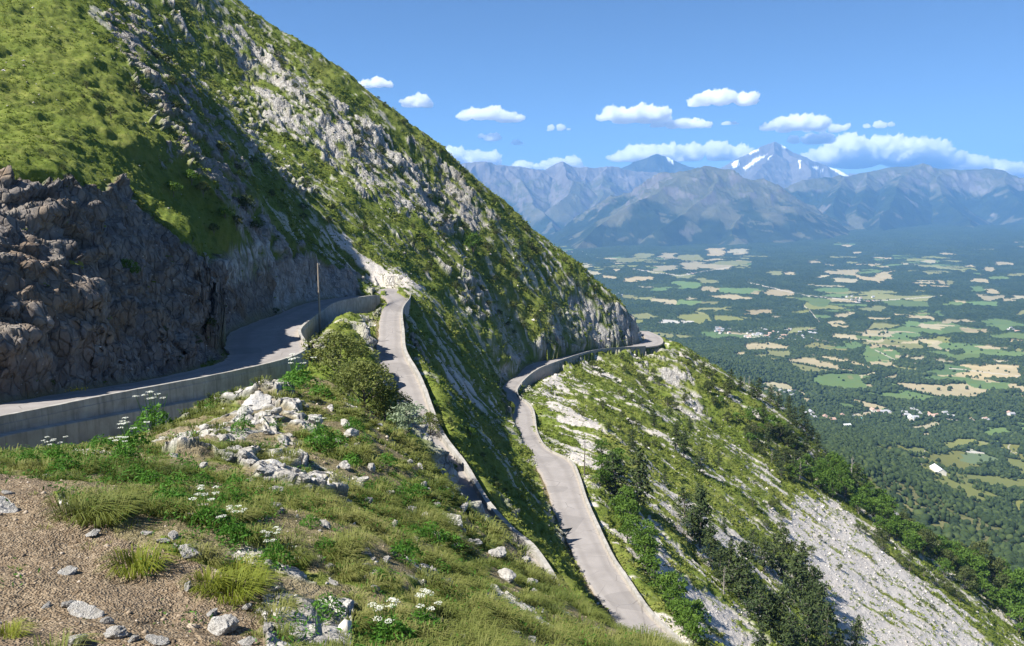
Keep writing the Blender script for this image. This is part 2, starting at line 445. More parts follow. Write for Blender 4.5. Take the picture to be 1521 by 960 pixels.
# ------------------------------------------------------------------ near mountain: one sheet, sampled finer close to the camera
Z_BANK = [(-200,262),(0,276),(60,270),(110,266),(165,284),(200,326),(250,368),(300,398),(345,424),(385,398),(440,376),(505,390),(532,416),(530,442),(470,456),(418,474),(345,505),(302,540),(178,578),(0,604),(-200,620)]
Z_WALLROCK = [(400,400),(440,374),(505,388),(534,416),(532,442),(470,456),(405,476)]
Z_GULLY = [(150,10),(195,20),(265,120),(340,225),(390,325),(470,372),(430,378),(385,360),(325,290),(245,225),(190,120)]
Z_CRAG = [(318,28),(352,40),(410,85),(480,140),(560,185),(605,240),(665,280),(715,325),(700,345),(640,330),(600,318),(540,285),(490,245),(430,205),(388,180),(372,120)]
Z_CRAG2 = [(590,190),(640,220),(690,270),(740,330),(700,350),(640,345),(620,280)]
Z_LIGHTROCK = [(170,0),(320,0),(390,120),(420,210),(480,290),(420,280),(330,190),(250,90)]
Z_TALUS = [(480,330),(510,345),(560,390),(610,410),(640,430),(560,425),(505,385)]
Z_ROCK640 = [(590,330),(660,345),(720,400),(760,470),(700,470),(640,410),(600,380)]
Z_CLIFF = [(845,440),(900,448),(940,462),(972,505),(968,514),(880,518),(858,500)]
Z_BELOW = [(930,518),(1005,516),(1030,560),(1060,640),(1020,640),(970,580)]
Z_SC1 = [(795,552),(825,556),(870,615),(915,668),(905,678),(855,652),(815,610)]
Z_SC1b = [(600,505),(640,520),(740,600),(790,660),(760,640),(680,580)]
Z_SC2 = [(928,770),(965,770),(1010,850),(1080,900),(1160,965),(1035,965),(1000,900),(960,850)]
Z_SC3 = [(1185,725),(1215,740),(1260,762),(1335,835),(1405,885),(1475,965),(1255,965),(1215,880),(1165,790)]
Z_SC4 = [(1120,685),(1150,700),(1190,760),(1230,850),(1170,810),(1130,740)]
Z_SC5 = [(940,690),(980,720),(1060,760),(1150,830),(1190,880),(1110,850),(1010,790),(950,730)]
Z_DIRT = [(-300,690),(60,690),(110,722),(160,765),(230,842),(290,870),(350,905),(400,1500),(-900,1500)]
Z_NEARROCK = [(280,860),(330,875),(400,850),(480,930),(520,1200),(300,1200),(250,930)]
Z_STONES = [(205,785),(300,790),(305,835),(230,850)]
Z_PILE = [(330,580),(430,575),(470,640),(480,740),(400,750),(330,700),(240,690),(240,640)]
def worley_block(p, scale, seed):
    """per-cell random value and F2-F1 of a jittered grid: blocky broken rock"""
    q = p/scale; b = np.floor(q).astype(np.int64)
    f1 = np.full(len(p), 9.0, np.float32); f2 = f1.copy(); val = np.zeros(len(p), np.float32)
    for dx in (-1, 0, 1):
        for dy in (-1, 0, 1):
            for dz in (-1, 0, 1):
                i = (b+np.array([dx, dy, dz])); iu = i.astype(np.uint32)
                jx = _h(iu[:, 0], iu[:, 1], iu[:, 2], seed)*.5+.5; jy = _h(iu[:, 0], iu[:, 1], iu[:, 2], seed+1)*.5+.5; jz = _h(iu[:, 0], iu[:, 1], iu[:, 2], seed+2)*.5+.5
                d = ((i[:, 0]+jx-q[:, 0])**2+(i[:, 1]+jy-q[:, 1])**2+(i[:, 2]+jz-q[:, 2])**2).astype(np.float32)
                n = d < f1
                f2 = np.where(n, f1, np.minimum(f2, d)); val = np.where(n, jx*.6+jy*.4, val); f1 = np.where(n, d, f1)
    return val, np.sqrt(f2)-np.sqrt(f1)
def soft(u, v, poly, wob):
    return inpoly(u+wob[0], v+wob[1], poly).astype(np.float32)
def terrain_masks(p, u, v, edge, slope):
    """ground cover at world points p: rock, scree, dirt, lush; plus warm, streak"""
    N = len(p)
    px = np.linalg.norm(p, axis=1)/F                    # metres per photograph pixel there
    w1 = fbm(p, 6, 4, 101); w2 = fbm(p, 6, 4, 102); w3 = fbm(p, 1.2, 3, 103); w4 = fbm(p, 1.2, 3, 104)
    k = np.clip(1/px, 1.5, 60)
    wob = (np.clip(w1*2.2*k+w3*.5*k, -45, 45)*.8, np.clip(w2*2.2*k+w4*.5*k, -45, 45)*.6)
    # streaks down the fall line
    fall = np.stack([p[:, 0]*.93-p[:, 1]*.36, p[:, 0]*.36+p[:, 1]*.93], 1)
    st = fbm(np.stack([fall[:, 0]/9+w1*.25, fall[:, 1]/1.7+w1*.6, p[:, 2]*0], 1), 1.0, 4, 111)
    st2 = fbm(np.stack([fall[:, 0]/26, fall[:, 1]/7, p[:, 2]*0], 1), 1.0, 3, 117)
    n1 = fbm(p, 2.4, 4, 121); n2 = fbm(p, 9, 4, 125)
    far = (p[:, 1] > 118) | (p[:, 0] > 16)
    right = far & (edge > .3) & (p[:, 0] > 5+0*st)
    rock = np.zeros(N, np.float32); scree = rock.copy(); dirt = rock.copy(); warm = rock.copy()
    S = lambda z: soft(u, v, z, wob)
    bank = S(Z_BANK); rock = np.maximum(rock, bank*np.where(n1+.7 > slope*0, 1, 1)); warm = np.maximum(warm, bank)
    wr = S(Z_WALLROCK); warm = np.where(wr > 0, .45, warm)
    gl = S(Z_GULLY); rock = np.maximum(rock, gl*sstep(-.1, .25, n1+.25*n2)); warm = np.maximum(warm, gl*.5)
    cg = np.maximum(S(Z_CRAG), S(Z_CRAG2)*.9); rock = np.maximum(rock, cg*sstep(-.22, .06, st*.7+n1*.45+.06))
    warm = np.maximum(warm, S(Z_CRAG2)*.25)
    rock = np.maximum(rock, S(Z_LIGHTROCK)*sstep(.30, .46, n1*.7+st*.5))
    rock = np.maximum(rock, S(Z_ROCK640)*sstep(.24, .42, n1*.5+st*.7))
    rock = np.maximum(rock, S(Z_CLIFF)*sstep(-.35, .0, n1*.6+st*.6+.1))
    rock = np.maximum(rock, S(Z_BELOW)*sstep(-.02, .2, st+n1*.3))
    rock = np.maximum(rock, S(Z_PILE)*sstep(-.02, .25, n1+.1)); rock = np.maximum(rock, S(Z_NEARROCK)*sstep(-.2, .1, n1+.1))
    # loose stones: general streaks on the face and the right slope
    grassy = inpoly(u, v, [(-400,-400),(135,-400),(132,40),(225,165),(330,290),(375,365),(300,385),(240,338),(180,285),(110,262),(0,268),(-400,262)])
    face = far & (edge > .3)
    sp = sstep(.24, .42, st*.8+n1*.45+st2*.45-.06)
    face &= ~grassy
    scree = np.maximum(scree, np.where(face, sp*np.where(p[:, 0] > 12, 1.0, .6), 0))
    for z, a in ((Z_SC1, -.30), (Z_SC1b, .06), (Z_SC2, -.55), (Z_SC3, -.75), (Z_SC4, -.12), (Z_SC5, -.12), (Z_TALUS, -.1)):
        scree = np.maximum(scree, S(z)*sstep(a, a+.2, st*.8+st2*.5+n1*.2))
    scree = np.maximum(scree, S(Z_STONES)*sstep(-.2, .1, n1))
    dirt = np.maximum(dirt, S(Z_DIRT)*sstep(-.75, -.4, n1))
    # verge rubble beside the roads
    dirt = np.maximum(dirt, np.where((edge > -.3) & (edge < 1.2) & (SIDE < 0), sstep(1.2, 0, edge)*.8, 0).astype(np.float32))
    rock = np.where(grassy, rock*.9*sstep(.28, .42, n1+.3*st), rock)
    steep = np.where(grassy, 0, sstep(1.5, 2.3, slope))
    rock = np.maximum(rock, np.where(edge > 1.0, steep, 0)*sstep(-.4, .1, n1))
    near = ~far & (bank < .5) & (p[:, 1] < 64)
    scree = np.maximum(scree, np.where(near & (edge > 1), sstep(.36, .5, n1*.8+n2*.4)*.8, 0))
    dirt = np.maximum(dirt, np.where(near & (edge > 1.2), sstep(-.10, -.30, fbm(p, 1.7, 3, 821))*.75, 0).astype(np.float32))
    scree *= (1-rock); rock *= (1-dirt*.9); scree *= (1-dirt)
    lush = np.clip(.5+n2*.8+st2*.5, 0, 1)
    lush = np.where(inpoly(u, v, [(-200,-200),(150,-200),(150,20),(260,170),(340,300),(330,380),(180,270),(-200,270)]), np.clip(.35+n2*.6, 0, 1), lush)
    return rock, scree, dirt, lush.astype(np.float32), warm, st, n1
NTH = int(1180*Q); NR = int(1500*Q)
th = np.linspace(R(-46), R(42), NTH); _lr = np.linspace(math.log(1.6), math.log(640), 4000)
_wr = np.interp(np.exp(_lr), [1.6, 8, 12, 50, 62, 200, 240, 360, 380, 640], [.35, .35, 1, 1, 1.9, 1.9, 1.1, 1.1, .3, .3])
_cw = np.cumsum(_wr); rr = np.exp(np.interp(np.linspace(_cw[0], _cw[-1], NR), _cw, _lr))
TH, RR = np.meshgrid(th, rr, indexing='ij')
XY = np.stack([np.sin(TH)*RR, np.cos(TH)*RR], -1).reshape(-1, 2)
z0 = rbf_eval(FIT, XY)
ZG, EDGE = carve(XY, z0.copy())
PT = np.concatenate([XY, ZG[:, None]], 1)
def grid_normals(p, a, b):
    g = p.reshape(a, b, 3)
    n = np.cross(np.gradient(g, axis=1), np.gradient(g, axis=0))
    n /= np.linalg.norm(n, axis=2, keepdims=True)+1e-9
    n[n[..., 2] < 0] *= -1
    return n.reshape(-1, 3)
NRM = grid_normals(PT, NTH, NR)
SLOPE = np.sqrt(1-NRM[:, 2]**2)/np.maximum(NRM[:, 2], .05)
U, V = P(PT)
rock, scree, dirt, lush, warm, st, n1 = terrain_masks(PT, U, V, EDGE, SLOPE)
free = sstep(.2, 2.2, EDGE).astype(np.float32)      # no relief on the road bed
dist = np.hypot(PT[:, 0], PT[:, 1])
lowf = fbm(PT, 14, 3, 201); g1 = fbm(PT, 2.2, 3, 205); g2 = fbm(PT, .6, 2, 209)
far_k = sstep(25, 120, dist)
disp = free*(lowf*(.35+.9*far_k)*(1-.6*scree)+g1*(.18+.30*far_k)*(1-.8*scree)+g2*.07)*(1-.5*dirt)
# broken rock: blocks, ribs running down the slope
ri = np.where((rock > .05) & (free > .01))[0]
pr = PT[ri]
warp = np.stack([fbm(pr, 3, 3, 301), fbm(pr, 3, 3, 302), fbm(pr, 3, 3, 303)], 1)
isfar = sstep(130, 200, dist[ri])
sc1 = 2.6
dip = np.stack([pr[:, 0]*.8+pr[:, 2]*.6, pr[:, 1], (pr[:, 2]*.8-pr[:, 0]*.6)*2.1], 1)
b1, e1 = worley_block(dip+warp*1.3, 4.2, 41)
b2, e2 = worley_block((pr+warp*.5)*np.array([1, 1, .8]), 1.15, 47)
rg = fbm(pr*np.array([1, 1, .35]), 6, 5, 311, ridged=True)
big_ = fbm(pr, 11, 3, 371); rd = big_*1.3+(b1-.5)*(1.6+1.6*big_)+(b2-.5)*.75+rg*.9-sstep(.12, 0, e1)*.35-sstep(.1, 0, e2)*.12
smoothwall = inpoly(U[ri], V[ri], Z_WALLROCK)
amp = np.where(dist[ri] < 60, .10+.32*sstep(15, 27, dist[ri]), 1.0)*np.where(smoothwall, .35, 1)
fl = np.stack([pr[:, 0]*.88-pr[:, 1]*.30+warp[:, 0]*1.2, pr[:, 0]*.30+pr[:, 1]*.88+warp[:, 1]*1.2, pr[:, 2]*.35], 1)
rib = fbm(fl*np.array([1/26, 1/3.2, 1/45]), 1.0, 4, 351, ridged=True, gain=.5)
rib2 = fbm(fl*np.array([1/16, 1/9, 1/30]), 1.0, 3, 355)
rdf = -rib*.95+rib2*1.7+(b2-.5)*.25+.7
disp[ri] += rock[ri]*free[ri]*(amp*(rd*.85+.35)*(1-isfar)+rdf*isfar)
# terracettes and stones elsewhere
disp += free*scree*np.where(dist > 60, (fbm(PT, 1.1, 2, 331)*.07), fbm(PT, .35, 2, 333)*.05)
disp += free*dirt*fbm(PT, .9, 3, 337)*.05
PT = PT+NRM*disp[:, None]
idx = np.arange(NTH*NR).reshape(NTH, NR)
QD = np.stack([idx[:-1, :-1], idx[:-1, 1:], idx[1:, 1:], idx[1:, :-1]], -1).reshape(-1, 4)[:, ::-1]
ter = link_mesh('mountain', PT, QD, M_TERR, smooth=True)
tag(ter, kind='structure')
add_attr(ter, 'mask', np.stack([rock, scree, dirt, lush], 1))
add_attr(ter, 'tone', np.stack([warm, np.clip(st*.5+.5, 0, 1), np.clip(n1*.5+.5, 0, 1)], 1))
ZFINAL = PT[:, 2].reshape(NTH, NR)
def ground_at(x, y):
    """height of the finished mountain sheet"""
    x = np.atleast_1d(x); y = np.atleast_1d(y)
    t = (np.arctan2(x, y)-th[0])/(th[1]-th[0]); r = np.interp(np.hypot(x, y), rr, np.arange(NR))
    t = np.clip(t, 0, NTH-1.001); r = np.clip(r, 0, NR-1.001)
    i = t.astype(int); j = r.astype(int); a = t-i; b = r-j
    return (ZFINAL[i, j]*(1-a)*(1-b)+ZFINAL[i+1, j]*a*(1-b)+ZFINAL[i, j+1]*(1-a)*b+ZFINAL[i+1, j+1]*a*b)

# ------------------------------------------------------------------ roads and their walls
def road_mesh(r, name):
    n = len(r.L); k = 13; lat_ = []
    V_ = []; F_ = []
    for i in range(n):
        a = r.a[i]
        for j in range(k):
            s = j/(k-1); p = r.L[i]*(1-s)+r.R[i]*s
            jit = 0
            if j == 0: jit = .12*math.sin(i*1.7)+.08*math.sin(i*.53)
            V_.append((p[0]+a[0]*jit, p[1]+a[1]*jit, p[2]+.05*(1-(2*s-1)**2))); lat_.append(s)
        for s in (0, 1):
            p = r.L[i] if s == 0 else r.R[i]; V_.append((p[0], p[1], p[2]-.6)); lat_.append(float(s))
    m = k+2
    for i in range(n-1):
        o, q = i*m, (i+1)*m
        for j in range(k-1): F_.append([o+j, o+j+1, q+j+1, q+j])
        F_.append([o+k, o, q, q+k]); F_.append([o+k-1, o+k+1, q+k+1, q+k-1])
    ob = link_mesh(name, V_, F_, M_ASPH, smooth=False)
    add_attr(ob, 'lat', np.array(lat_)[:, None]*np.ones((1, 3)))
    tag(ob, kind='structure'); return ob
road_mesh(roadA, 'road'); road_mesh(roadB, 'road'); road_mesh(roadC, 'road')
def sweep(path, lat, prof, name, mat, parent=None, wob=0.0, closed_ends=True, midx=None, mats=None):
    """profile [(offset along lat, height)] swept along path"""
    n = len(path); k = len(prof); V_ = np.zeros((n, k, 3))
    for j, (o, h) in enumerate(prof):
        oo = np.asarray(o)*np.ones(n); hh = np.asarray(h)*np.ones(n)
        V_[:, j, :2] = path[:, :2]+lat*oo[:, None]; V_[:, j, 2] = path[:, 2]+hh
        if wob and j < 4:
            V_[:, j, :2] += lat*(rng.normal(0, wob, n))[:, None]; V_[:, j, 2] += rng.normal(0, wob, n)
    Fc = []; mi = []
    for i in range(n-1):
        for j in range(k):
            a, b = i*k+j, i*k+(j+1) % k
            Fc.append([a, b, b+k, a+k]); mi.append(0 if midx is None else midx[j])
    Fc.append(list(range(k))[::-1]); mi.append(0); Fc.append([(n-1)*k+j for j in range(k)]); mi.append(0)
    return link_mesh(name, V_.reshape(-1, 3), Fc, mats or mat, parent, mat_idx=mi)
def seg(r, i0, i1): return r.R[i0:i1].copy(), r.a[i0:i1].copy()
# upper road: parapet on a stepped retaining wall
pa, la = seg(roadA, 0, len(roadA.R))
n = len(pa); s = np.linspace(0, 1, n)
w = empty('parapet_wall', pa[n//3]); tag(w, 'long concrete parapet with stepped retaining face along the upper road on the left', 'wall')
def local(o, e):
    o.parent = e; o.matrix_parent_inverse = Matrix.Translation(-Vector(e.location)); return o
local(sweep(pa, la, [(0,-.4),(0,.40),(.42,.40),(.42,-.12),(.48,-.14),(.48,-.5)], 'parapet', M_CONC, wob=.008), w)
out_ = np.interp(s, [0, .30, .42, 1], [1.15, 1.25, .62, .62]); led = np.interp(s, [0, .077, .23, .29, .4, 1], [-.5, -.66, -1.15, -1.5, -2.2, -3.0])
local(sweep(pa, la, [(.05,-.3),(.46,-.51),(.46,led),(out_,led-.08),(out_+.03,-7.5),(.05,-7.5)], 'retaining_wall', M_CONC), w)
pb, lb = seg(roadB, 18, len(roadB.R)-20)
w = empty('parapet_wall', pb[len(pb)//2]); tag(w, 'pale concrete parapet curving along the steep middle road from the hairpin', 'wall')
local(sweep(pb, lb, [(0,-.4),(0,.75),(.5,.75),(.5,-4.2),(0,-4.2)], 'parapet', M_CONC, wob=.012), w)
pc, lc = seg(roadC, 14, 142)
w = empty('parapet_wall', pc[len(pc)//3]); tag(w, 'low pale parapet winding along the valley edge of the lowest road', 'wall')
local(sweep(pc, lc, [(0,-.4),(0,.5),(.5,.5),(.5,-1.6),(0,-1.6)], 'parapet', M_CONC, wob=.012), w)
pd, ld = seg(roadC, 142, 190)
w = empty('parapet_wall', pd[10]); tag(w, 'grey stone retaining wall under the far bend of the lowest road', 'wall')
local(sweep(pd, ld, [(0,-.4),(0,.55),(.5,.55),(.5,-.2),(0,-.2)], 'parapet', M_CONC, wob=.01), w)
local(sweep(pd, ld, [(.05,-.25),(.46,-.25),(.55,-7),(.05,-7)], 'retaining_wall', M_STONE), w)

#@@VALLEY
# ------------------------------------------------------------------ valley floor with fields, beyond and below the mountain
VC = []
for q in [(1250,640,1300),(1300,690,1000),(1400,760,850),(1521,830,720),(1230,672,900),(1521,760,1000),(1400,700,1150),(1300,640,1500),(1521,690,1400),(1400,645,1700),(1212,640,1200),(1600,860,700),(1100,560,1700),(1000,520,2100)]:
    VC.append(W(*q))
for (x, y, z) in [(200,440,-262),(300,440,-300),(420,500,-330),(100,600,-290),(0,700,-300),(-200,700,-150),(-300,1500,-430),(0,1300,-440),(150,1600,-470),(600,500,-370),(900,800,-440),(300,700,-335),(150,900,-360),
                  (600,1900,-482),(1200,1900,-484),(1200,1300,-475),(200,2100,-486),(400,2600,-476),(900,2500,-488),(1800,2500,-480),(0,3200,-490),(700,3300,-484),(1500,3400,-478),(2600,3400,-470),
                  (0,4500,-485),(1200,4500,-476),(2600,4500,-470),(4000,5000,-455),(-400,6000,-470),(900,6000,-470),(2500,6200,-462),(4500,6500,-440),(800,7300,-468),(2500,7600,-455),(4500,7800,-415),(6500,8200,-380),
                  (0,9000,-470),(2500,9500,-430),(5000,10000,-330),(8000,9500,-300),(-2500,9000,-460),(-1500,4000,-470),(2500,13000,-330),(7000,13000,-200),(-1500,13000,-430),(3500,2200,-470),(5000,4000,-440)]:
    VC.append(np.array([x, y, z], float))
VC = np.array(VC)
VFIT = rbf_fit(VC, 60, lam=5)
def valley_z(xy):
    z = rbf_eval(VFIT, xy)
    q = np.c_[xy, np.zeros(len(xy))]
    d = np.hypot(xy[:, 0], xy[:, 1])
    z = z+fbm(q, 700, 4, 401)*np.clip(d/2500, .25, 1)*14+fbm(q, 160, 3, 405)*4
    return z
def crop_fields(ox, oy, s, lst): return [(ox+a/s, oy+b/s, rx/s, ry/s, t, (rest[0] if rest else 0)) for a, b, rx, ry, t, *rest in lst]
FIELDS = crop_fields(830, 370, 4.346, [(700,125,60,20,'T'),(860,110,55,25,'T'),(1010,115,100,14,'T'),(1120,90,110,16,'L'),(640,150,60,12,'L'),(330,180,60,10,'T'),(530,195,90,10,'T'),(180,110,40,12,'T'),
 (220,158,50,9,'T'),(700,45,50,18,'T'),(430,75,60,15,'L'),(540,50,60,18,'L'),(850,60,80,20,'L'),(1020,20,60,25,'T'),(1150,15,60,10,'T'),(840,240,80,25,'G'),(1170,270,110,16,'G'),(960,258,30,10,'T'),(1020,265,30,8,'T'),
 (1420,285,90,18,'T'),(1280,283,30,6,'T'),(560,250,50,7,'T'),(660,262,60,14,'G'),(690,345,85,18,'T',.12),(550,325,60,12,'L'),(830,350,60,18,'G'),(950,352,60,10,'L'),(450,310,40,14,'L'),(880,322,45,7,'T'),(800,180,60,12,'L'),
 (940,200,60,14,'L'),(1390,150,50,14,'L'),(1490,155,40,10,'T'),(1000,395,110,16,'L'),(1290,410,100,12,'T'),(1420,435,25,6,'T'),(1100,562,180,17,'G',.06),(1160,550,100,7,'T'),(1345,690,70,16,'L'),(1225,668,25,16,'T'),(1200,717,30,5,'L'),
 (1400,580,50,7,'T'),(1430,900,90,25,'T',.15),(700,468,60,12,'P'),(830,468,40,12,'P')])
FIELDS += crop_fields(1171, 370, 4.174, [(330,145,100,14,'T'),(510,145,70,12,'G'),(600,175,50,25,'T',-.4),(480,180,90,12,'T',.2),(360,195,65,13,'T'),(215,177,35,8,'T'),(370,167,40,8,'G'),(170,80,30,8,'T'),(265,100,25,6,'T'),(490,100,60,6,'T'),
 (610,108,30,6,'T'),(730,92,25,5,'T'),(875,75,45,8,'T'),(1000,120,110,8,'L',.15),(840,205,50,7,'T'),(930,208,22,10,'T'),(990,212,25,14,'L'),(910,235,100,5,'T'),(240,232,80,7,'T'),(270,258,100,12,'G'),(570,272,110,10,'L'),(290,288,80,12,'G'),
 (680,300,200,12,'L',.05),(740,338,130,20,'G'),(150,330,100,22,'G',.15),(530,375,50,15,'L'),(220,412,60,10,'G'),(365,405,60,12,'T'),(275,462,60,12,'T'),(590,435,55,9,'T'),(710,408,40,8,'T',.1),(850,405,45,10,'G'),(935,400,20,18,'G'),
 (1010,452,105,8,'T'),(1300,458,130,12,'G'),(1170,250,50,18,'G'),(1260,263,40,15,'T'),(1085,325,40,10,'T'),(1010,335,55,14,'G'),(1200,335,100,18,'G'),(1270,300,90,12,'T'),(1390,318,40,8,'T'),(1330,90,55,10,'T'),(1240,125,30,10,'T'),
 (1400,160,60,8,'L'),(1310,178,60,8,'G'),(1450,300,40,8,'T'),(940,485,110,15,'T',.05),(780,470,50,12,'G'),(1060,508,140,18,'G'),(1190,505,90,10,'T'),(1360,540,100,18,'G'),(1430,580,60,12,'T'),(610,525,170,10,'T',.04),(680,540,90,10,'G'),
 (430,560,150,20,'T'),(820,570,100,10,'T'),(500,548,80,10,'G'),(600,595,130,10,'T'),(220,605,110,15,'L',.1),(330,600,60,12,'G'),(980,600,70,20,'T',.3),(1130,610,150,25,'G',.12),(1250,610,100,10,'T',.1),(1280,655,150,18,'G'),(1400,660,70,10,'G'),
 (1140,680,100,18,'G'),(990,712,60,12,'T'),(820,690,70,15,'T'),(700,672,60,8,'T'),(600,700,90,12,'T',.05),(620,630,40,8,'T'),(1330,760,110,35,'T'),(1180,760,110,25,'T',.1),(1000,765,110,28,'G',.1),(960,820,80,20,'G'),(1150,820,120,22,'G',.1),
 (1260,845,110,20,'G'),(1390,885,90,10,'G'),(1420,908,60,10,'T'),(1060,795,70,5,'T'),(1340,710,50,8,'T'),(520,795,35,12,'T',-.3),(670,812,30,12,'T'),(400,803,20,8,'L'),(520,850,40,10,'T'),(140,730,8,7,'L'),(58,712,10,8,'L'),(50,760,20,5,'L'),
 (30,880,40,25,'T',.4),(70,505,80,12,'L')])
FIELDS += crop_fields(1171, 560, 4.346, [(355,188,70,12,'G'),(270,250,40,20,'G',.3),(540,225,50,10,'T'),(650,292,70,18,'G'),(880,325,90,14,'T',-.1),(850,370,50,8,'T'),(495,240,60,15,'T',.1),(380,330,50,10,'T'),(640,205,70,10,'G'),(1010,540,115,40,'O'),
 (700,480,60,30,'O',.4),(790,460,40,18,'O'),(1160,512,90,35,'B',.15),(1150,483,90,6,'P',.1),(1100,430,110,20,'O',-.1),(1360,445,100,18,'L',.2),(1400,415,40,15,'G'),(1500,500,50,50,'O'),(1420,580,90,25,'O',.4),(1340,675,150,25,'O',.12),
 (1120,700,140,32,'O',.45),(1480,300,50,12,'G'),(1450,340,60,14,'G',.2),(1330,360,60,20,'G'),(1470,840,70,10,'O'),(1500,770,40,8,'G'),(1120,320,30,12,'G'),(90,170,30,15,'T')])
FT = dict(T=(.32,.27,.165), G=(.095,.15,.052), L=(.175,.18,.075), P=(.50,.46,.40), O=(.17,.18,.055), B=(.13,.17,.085))
def field_cover(p):
    """0 = wood, 1 = open field, with the colour of the field"""
    u, v = P(p)
    q = np.c_[p[:, :2], np.zeros(len(p))]
    wu = fbm(q, 150, 4, 411, gain=.6); wv = fbm(q, 150, 4, 413, gain=.6)
    d = np.hypot(p[:, 0], p[:, 1])
    open_ = np.zeros(len(p), np.float32); col = np.zeros((len(p), 3), np.float32)
    sx = 45*F/np.maximum(d, 500)*1.0
    uu = u+wu*sx; vv = v+wv*sx*.28
    for fi, (cx, cy, rx, ry, t, rot) in enumerate(FIELDS):
        m = np.where((np.abs(uu-cx) < rx*1.6+4) & (np.abs(vv-cy) < rx*.8+ry*1.6+3))[0]
        if not len(m): continue
        du, dv = uu[m]-cx, vv[m]-cy
        dv = dv-du*math.tan(rot) if rot else dv
        if t == 'O': du = du/1.45; dv = dv/1.5
        skew = ((fi*37) % 11-5)/5*.5
        du = du-dv*skew*rx/ry*.5
        e = np.abs(du/rx)**5+np.abs(dv/ry)**5
        k = m[e < 1]
        jit = .82+.36*((fi*53) % 17)/17
        open_[k] = 1; col[k] = np.array(FT[t])*jit*(np.array([1, 1, 1])+(((fi*29) % 7)/7-.5)*np.array([.12, 0, -.15]))
    for ln in ([(1379,652),(1376,662),(1372,676),(1368,692)],[(1530,672),(1503,673),(1497,664),(1506,654)],[(1194,454),(1201,460),(1210,470),(1217,480)],[(1290,612),(1340,617),(1400,622),(1460,628)],[(1180,618),(1230,622),(1290,612)],
               [(1080,505),(1130,500),(1180,498),(1240,512)],[(1300,520),(1340,540),(1420,548),(1521,560)],[(940,400),(1010,410),(1090,396)],[(1110,420),(1200,440),(1290,448),(1400,440)]):
        for (xa, ya), (xb, yb) in zip(ln[:-1], ln[1:]):
            m = np.where((u > min(xa, xb)-3) & (u < max(xa, xb)+3) & (v > min(ya, yb)-3) & (v < max(ya, yb)+3))[0]
            if not len(m): continue
            L2 = (xb-xa)**2+(yb-ya)**2; t_ = np.clip(((u[m]-xa)*(xb-xa)+(v[m]-ya)*(yb-ya))/L2, 0, 1)
            k = m[np.hypot(u[m]-xa-(xb-xa)*t_, (v[m]-ya-(yb-ya)*t_)*1.6) < .75]; open_[k] = 1; col[k] = (.42, .38, .32)
    # small pastures too small to trace, in the far half of the valley
    b, e1 = worley_block(np.c_[p[:, 0]/190, p[:, 1]/210, np.zeros(len(p))]+np.c_[wu, wv, wu*0]*.12, 1.0, 71)
    big = fbm(q, 1500, 2, 417)
    plain = sstep(-.1, .3, fbm(np.c_[u/90, v/26, u*0], 1.0, 3, 419)+np.where((v > 478) & (v < 592) & (u > 1270+.9*np.abs(v-510)), .55, -.36))
    small = (open_ < .5) & (d > 2000) & (b < .05+.18*big+.42*plain) & (e1 > .075) & (v > 322) & ((d > 3000) | (plain > .5))
    kk = np.where(small)[0]
    pal = np.array([FT['T'], FT['L'], FT['G'], FT['L'], FT['O']])
    open_[kk] = 1; col[kk] = pal[(b[kk]*997).astype(int) % 5]
    return open_, col, u, v
NTV = int(1300*Q); NRV = int(950*Q)
tv = np.linspace(R(-12), R(42), NTV); rv = np.exp(np.linspace(math.log(430), math.log(13500), NRV))
TV, RV = np.meshgrid(tv, rv, indexing='ij')
XYV = np.stack([np.sin(TV)*RV, np.cos(TV)*RV], -1).reshape(-1, 2)
PV = np.c_[XYV, valley_z(XYV)]
vopen, vcol, uV, vV = field_cover(PV)
qv = np.c_[XYV, np.zeros(len(XYV))]
# dry grassy ribs on the flank that falls to the valley
ribs = sstep(.12, .3, fbm(np.c_[(XYV[:, 0]*.8-XYV[:, 1]*.6)/420, (XYV[:, 0]*.6+XYV[:, 1]*.8)/70, XYV[:, 0]*0], 1.0, 4, 431))*((RV.ravel() < 1250) & (RV.ravel() > 520))
vflank = np.where(vopen > 0, 0, ribs).astype(np.float32)
wood = (1-vopen)*(1-vflank)
PV[:, 2] += wood*(np.abs(fbm(qv, 22, 2, 441))*7+2)*(RV.ravel() > 2600)       # canopy of the far woods
idx = np.arange(NTV*NRV).reshape(NTV, NRV)
QV = np.stack([idx[:-1, :-1], idx[:-1, 1:], idx[1:, 1:], idx[1:, :-1]], -1).reshape(-1, 4)[:, ::-1]
def m_valley():
    t = NT('valley_ground'); c = t.coord()
    f = t.attr('field'); w = t.attr('wood'); wr, wg, wb = t.sep(w.outputs['Color'])[:3]
    n = t.noise(c, .035, 4, .6); n2 = t.noise(c, .006, 3, .5); cl = t.vor(c, .11)
    wo = t.ramp(n, [(.3, (.020, .034, .012)), (.55, (.036, .055, .018)), (.8, (.060, .080, .025))])
    wo = t.mix(t.rng(cl, .2, .75, 0, .6), wo, (.012, .020, .008))
    wo = t.mix(t.rng(n2, .45, .65, 0, .4), wo, (.05, .075, .025))
    fl = t.mix(t.rng(t.noise(c, .02, 4, .6), .35, .65, 0, .45), f.outputs['Color'], t.mix(.5, f.outputs['Color'], (.14, .14, .05)))
    dry = t.ramp(n, [(.3, (.09, .10, .035)), (.7, (.19, .175, .08))])
    col = t.mix(wr, fl, wo); col = t.mix(wg, col, dry)
    return t.bsdf(col, .95, t.bump(t.math('MULTIPLY', cl, wr), 1.0, 5.0), .05)
val = link_mesh('valley_floor', PV, QV, m_valley(), smooth=True); tag(val, kind='structure')
add_attr(val, 'field', vcol); add_attr(val, 'wood', np.stack([wood, vflank, wood*0], 1))

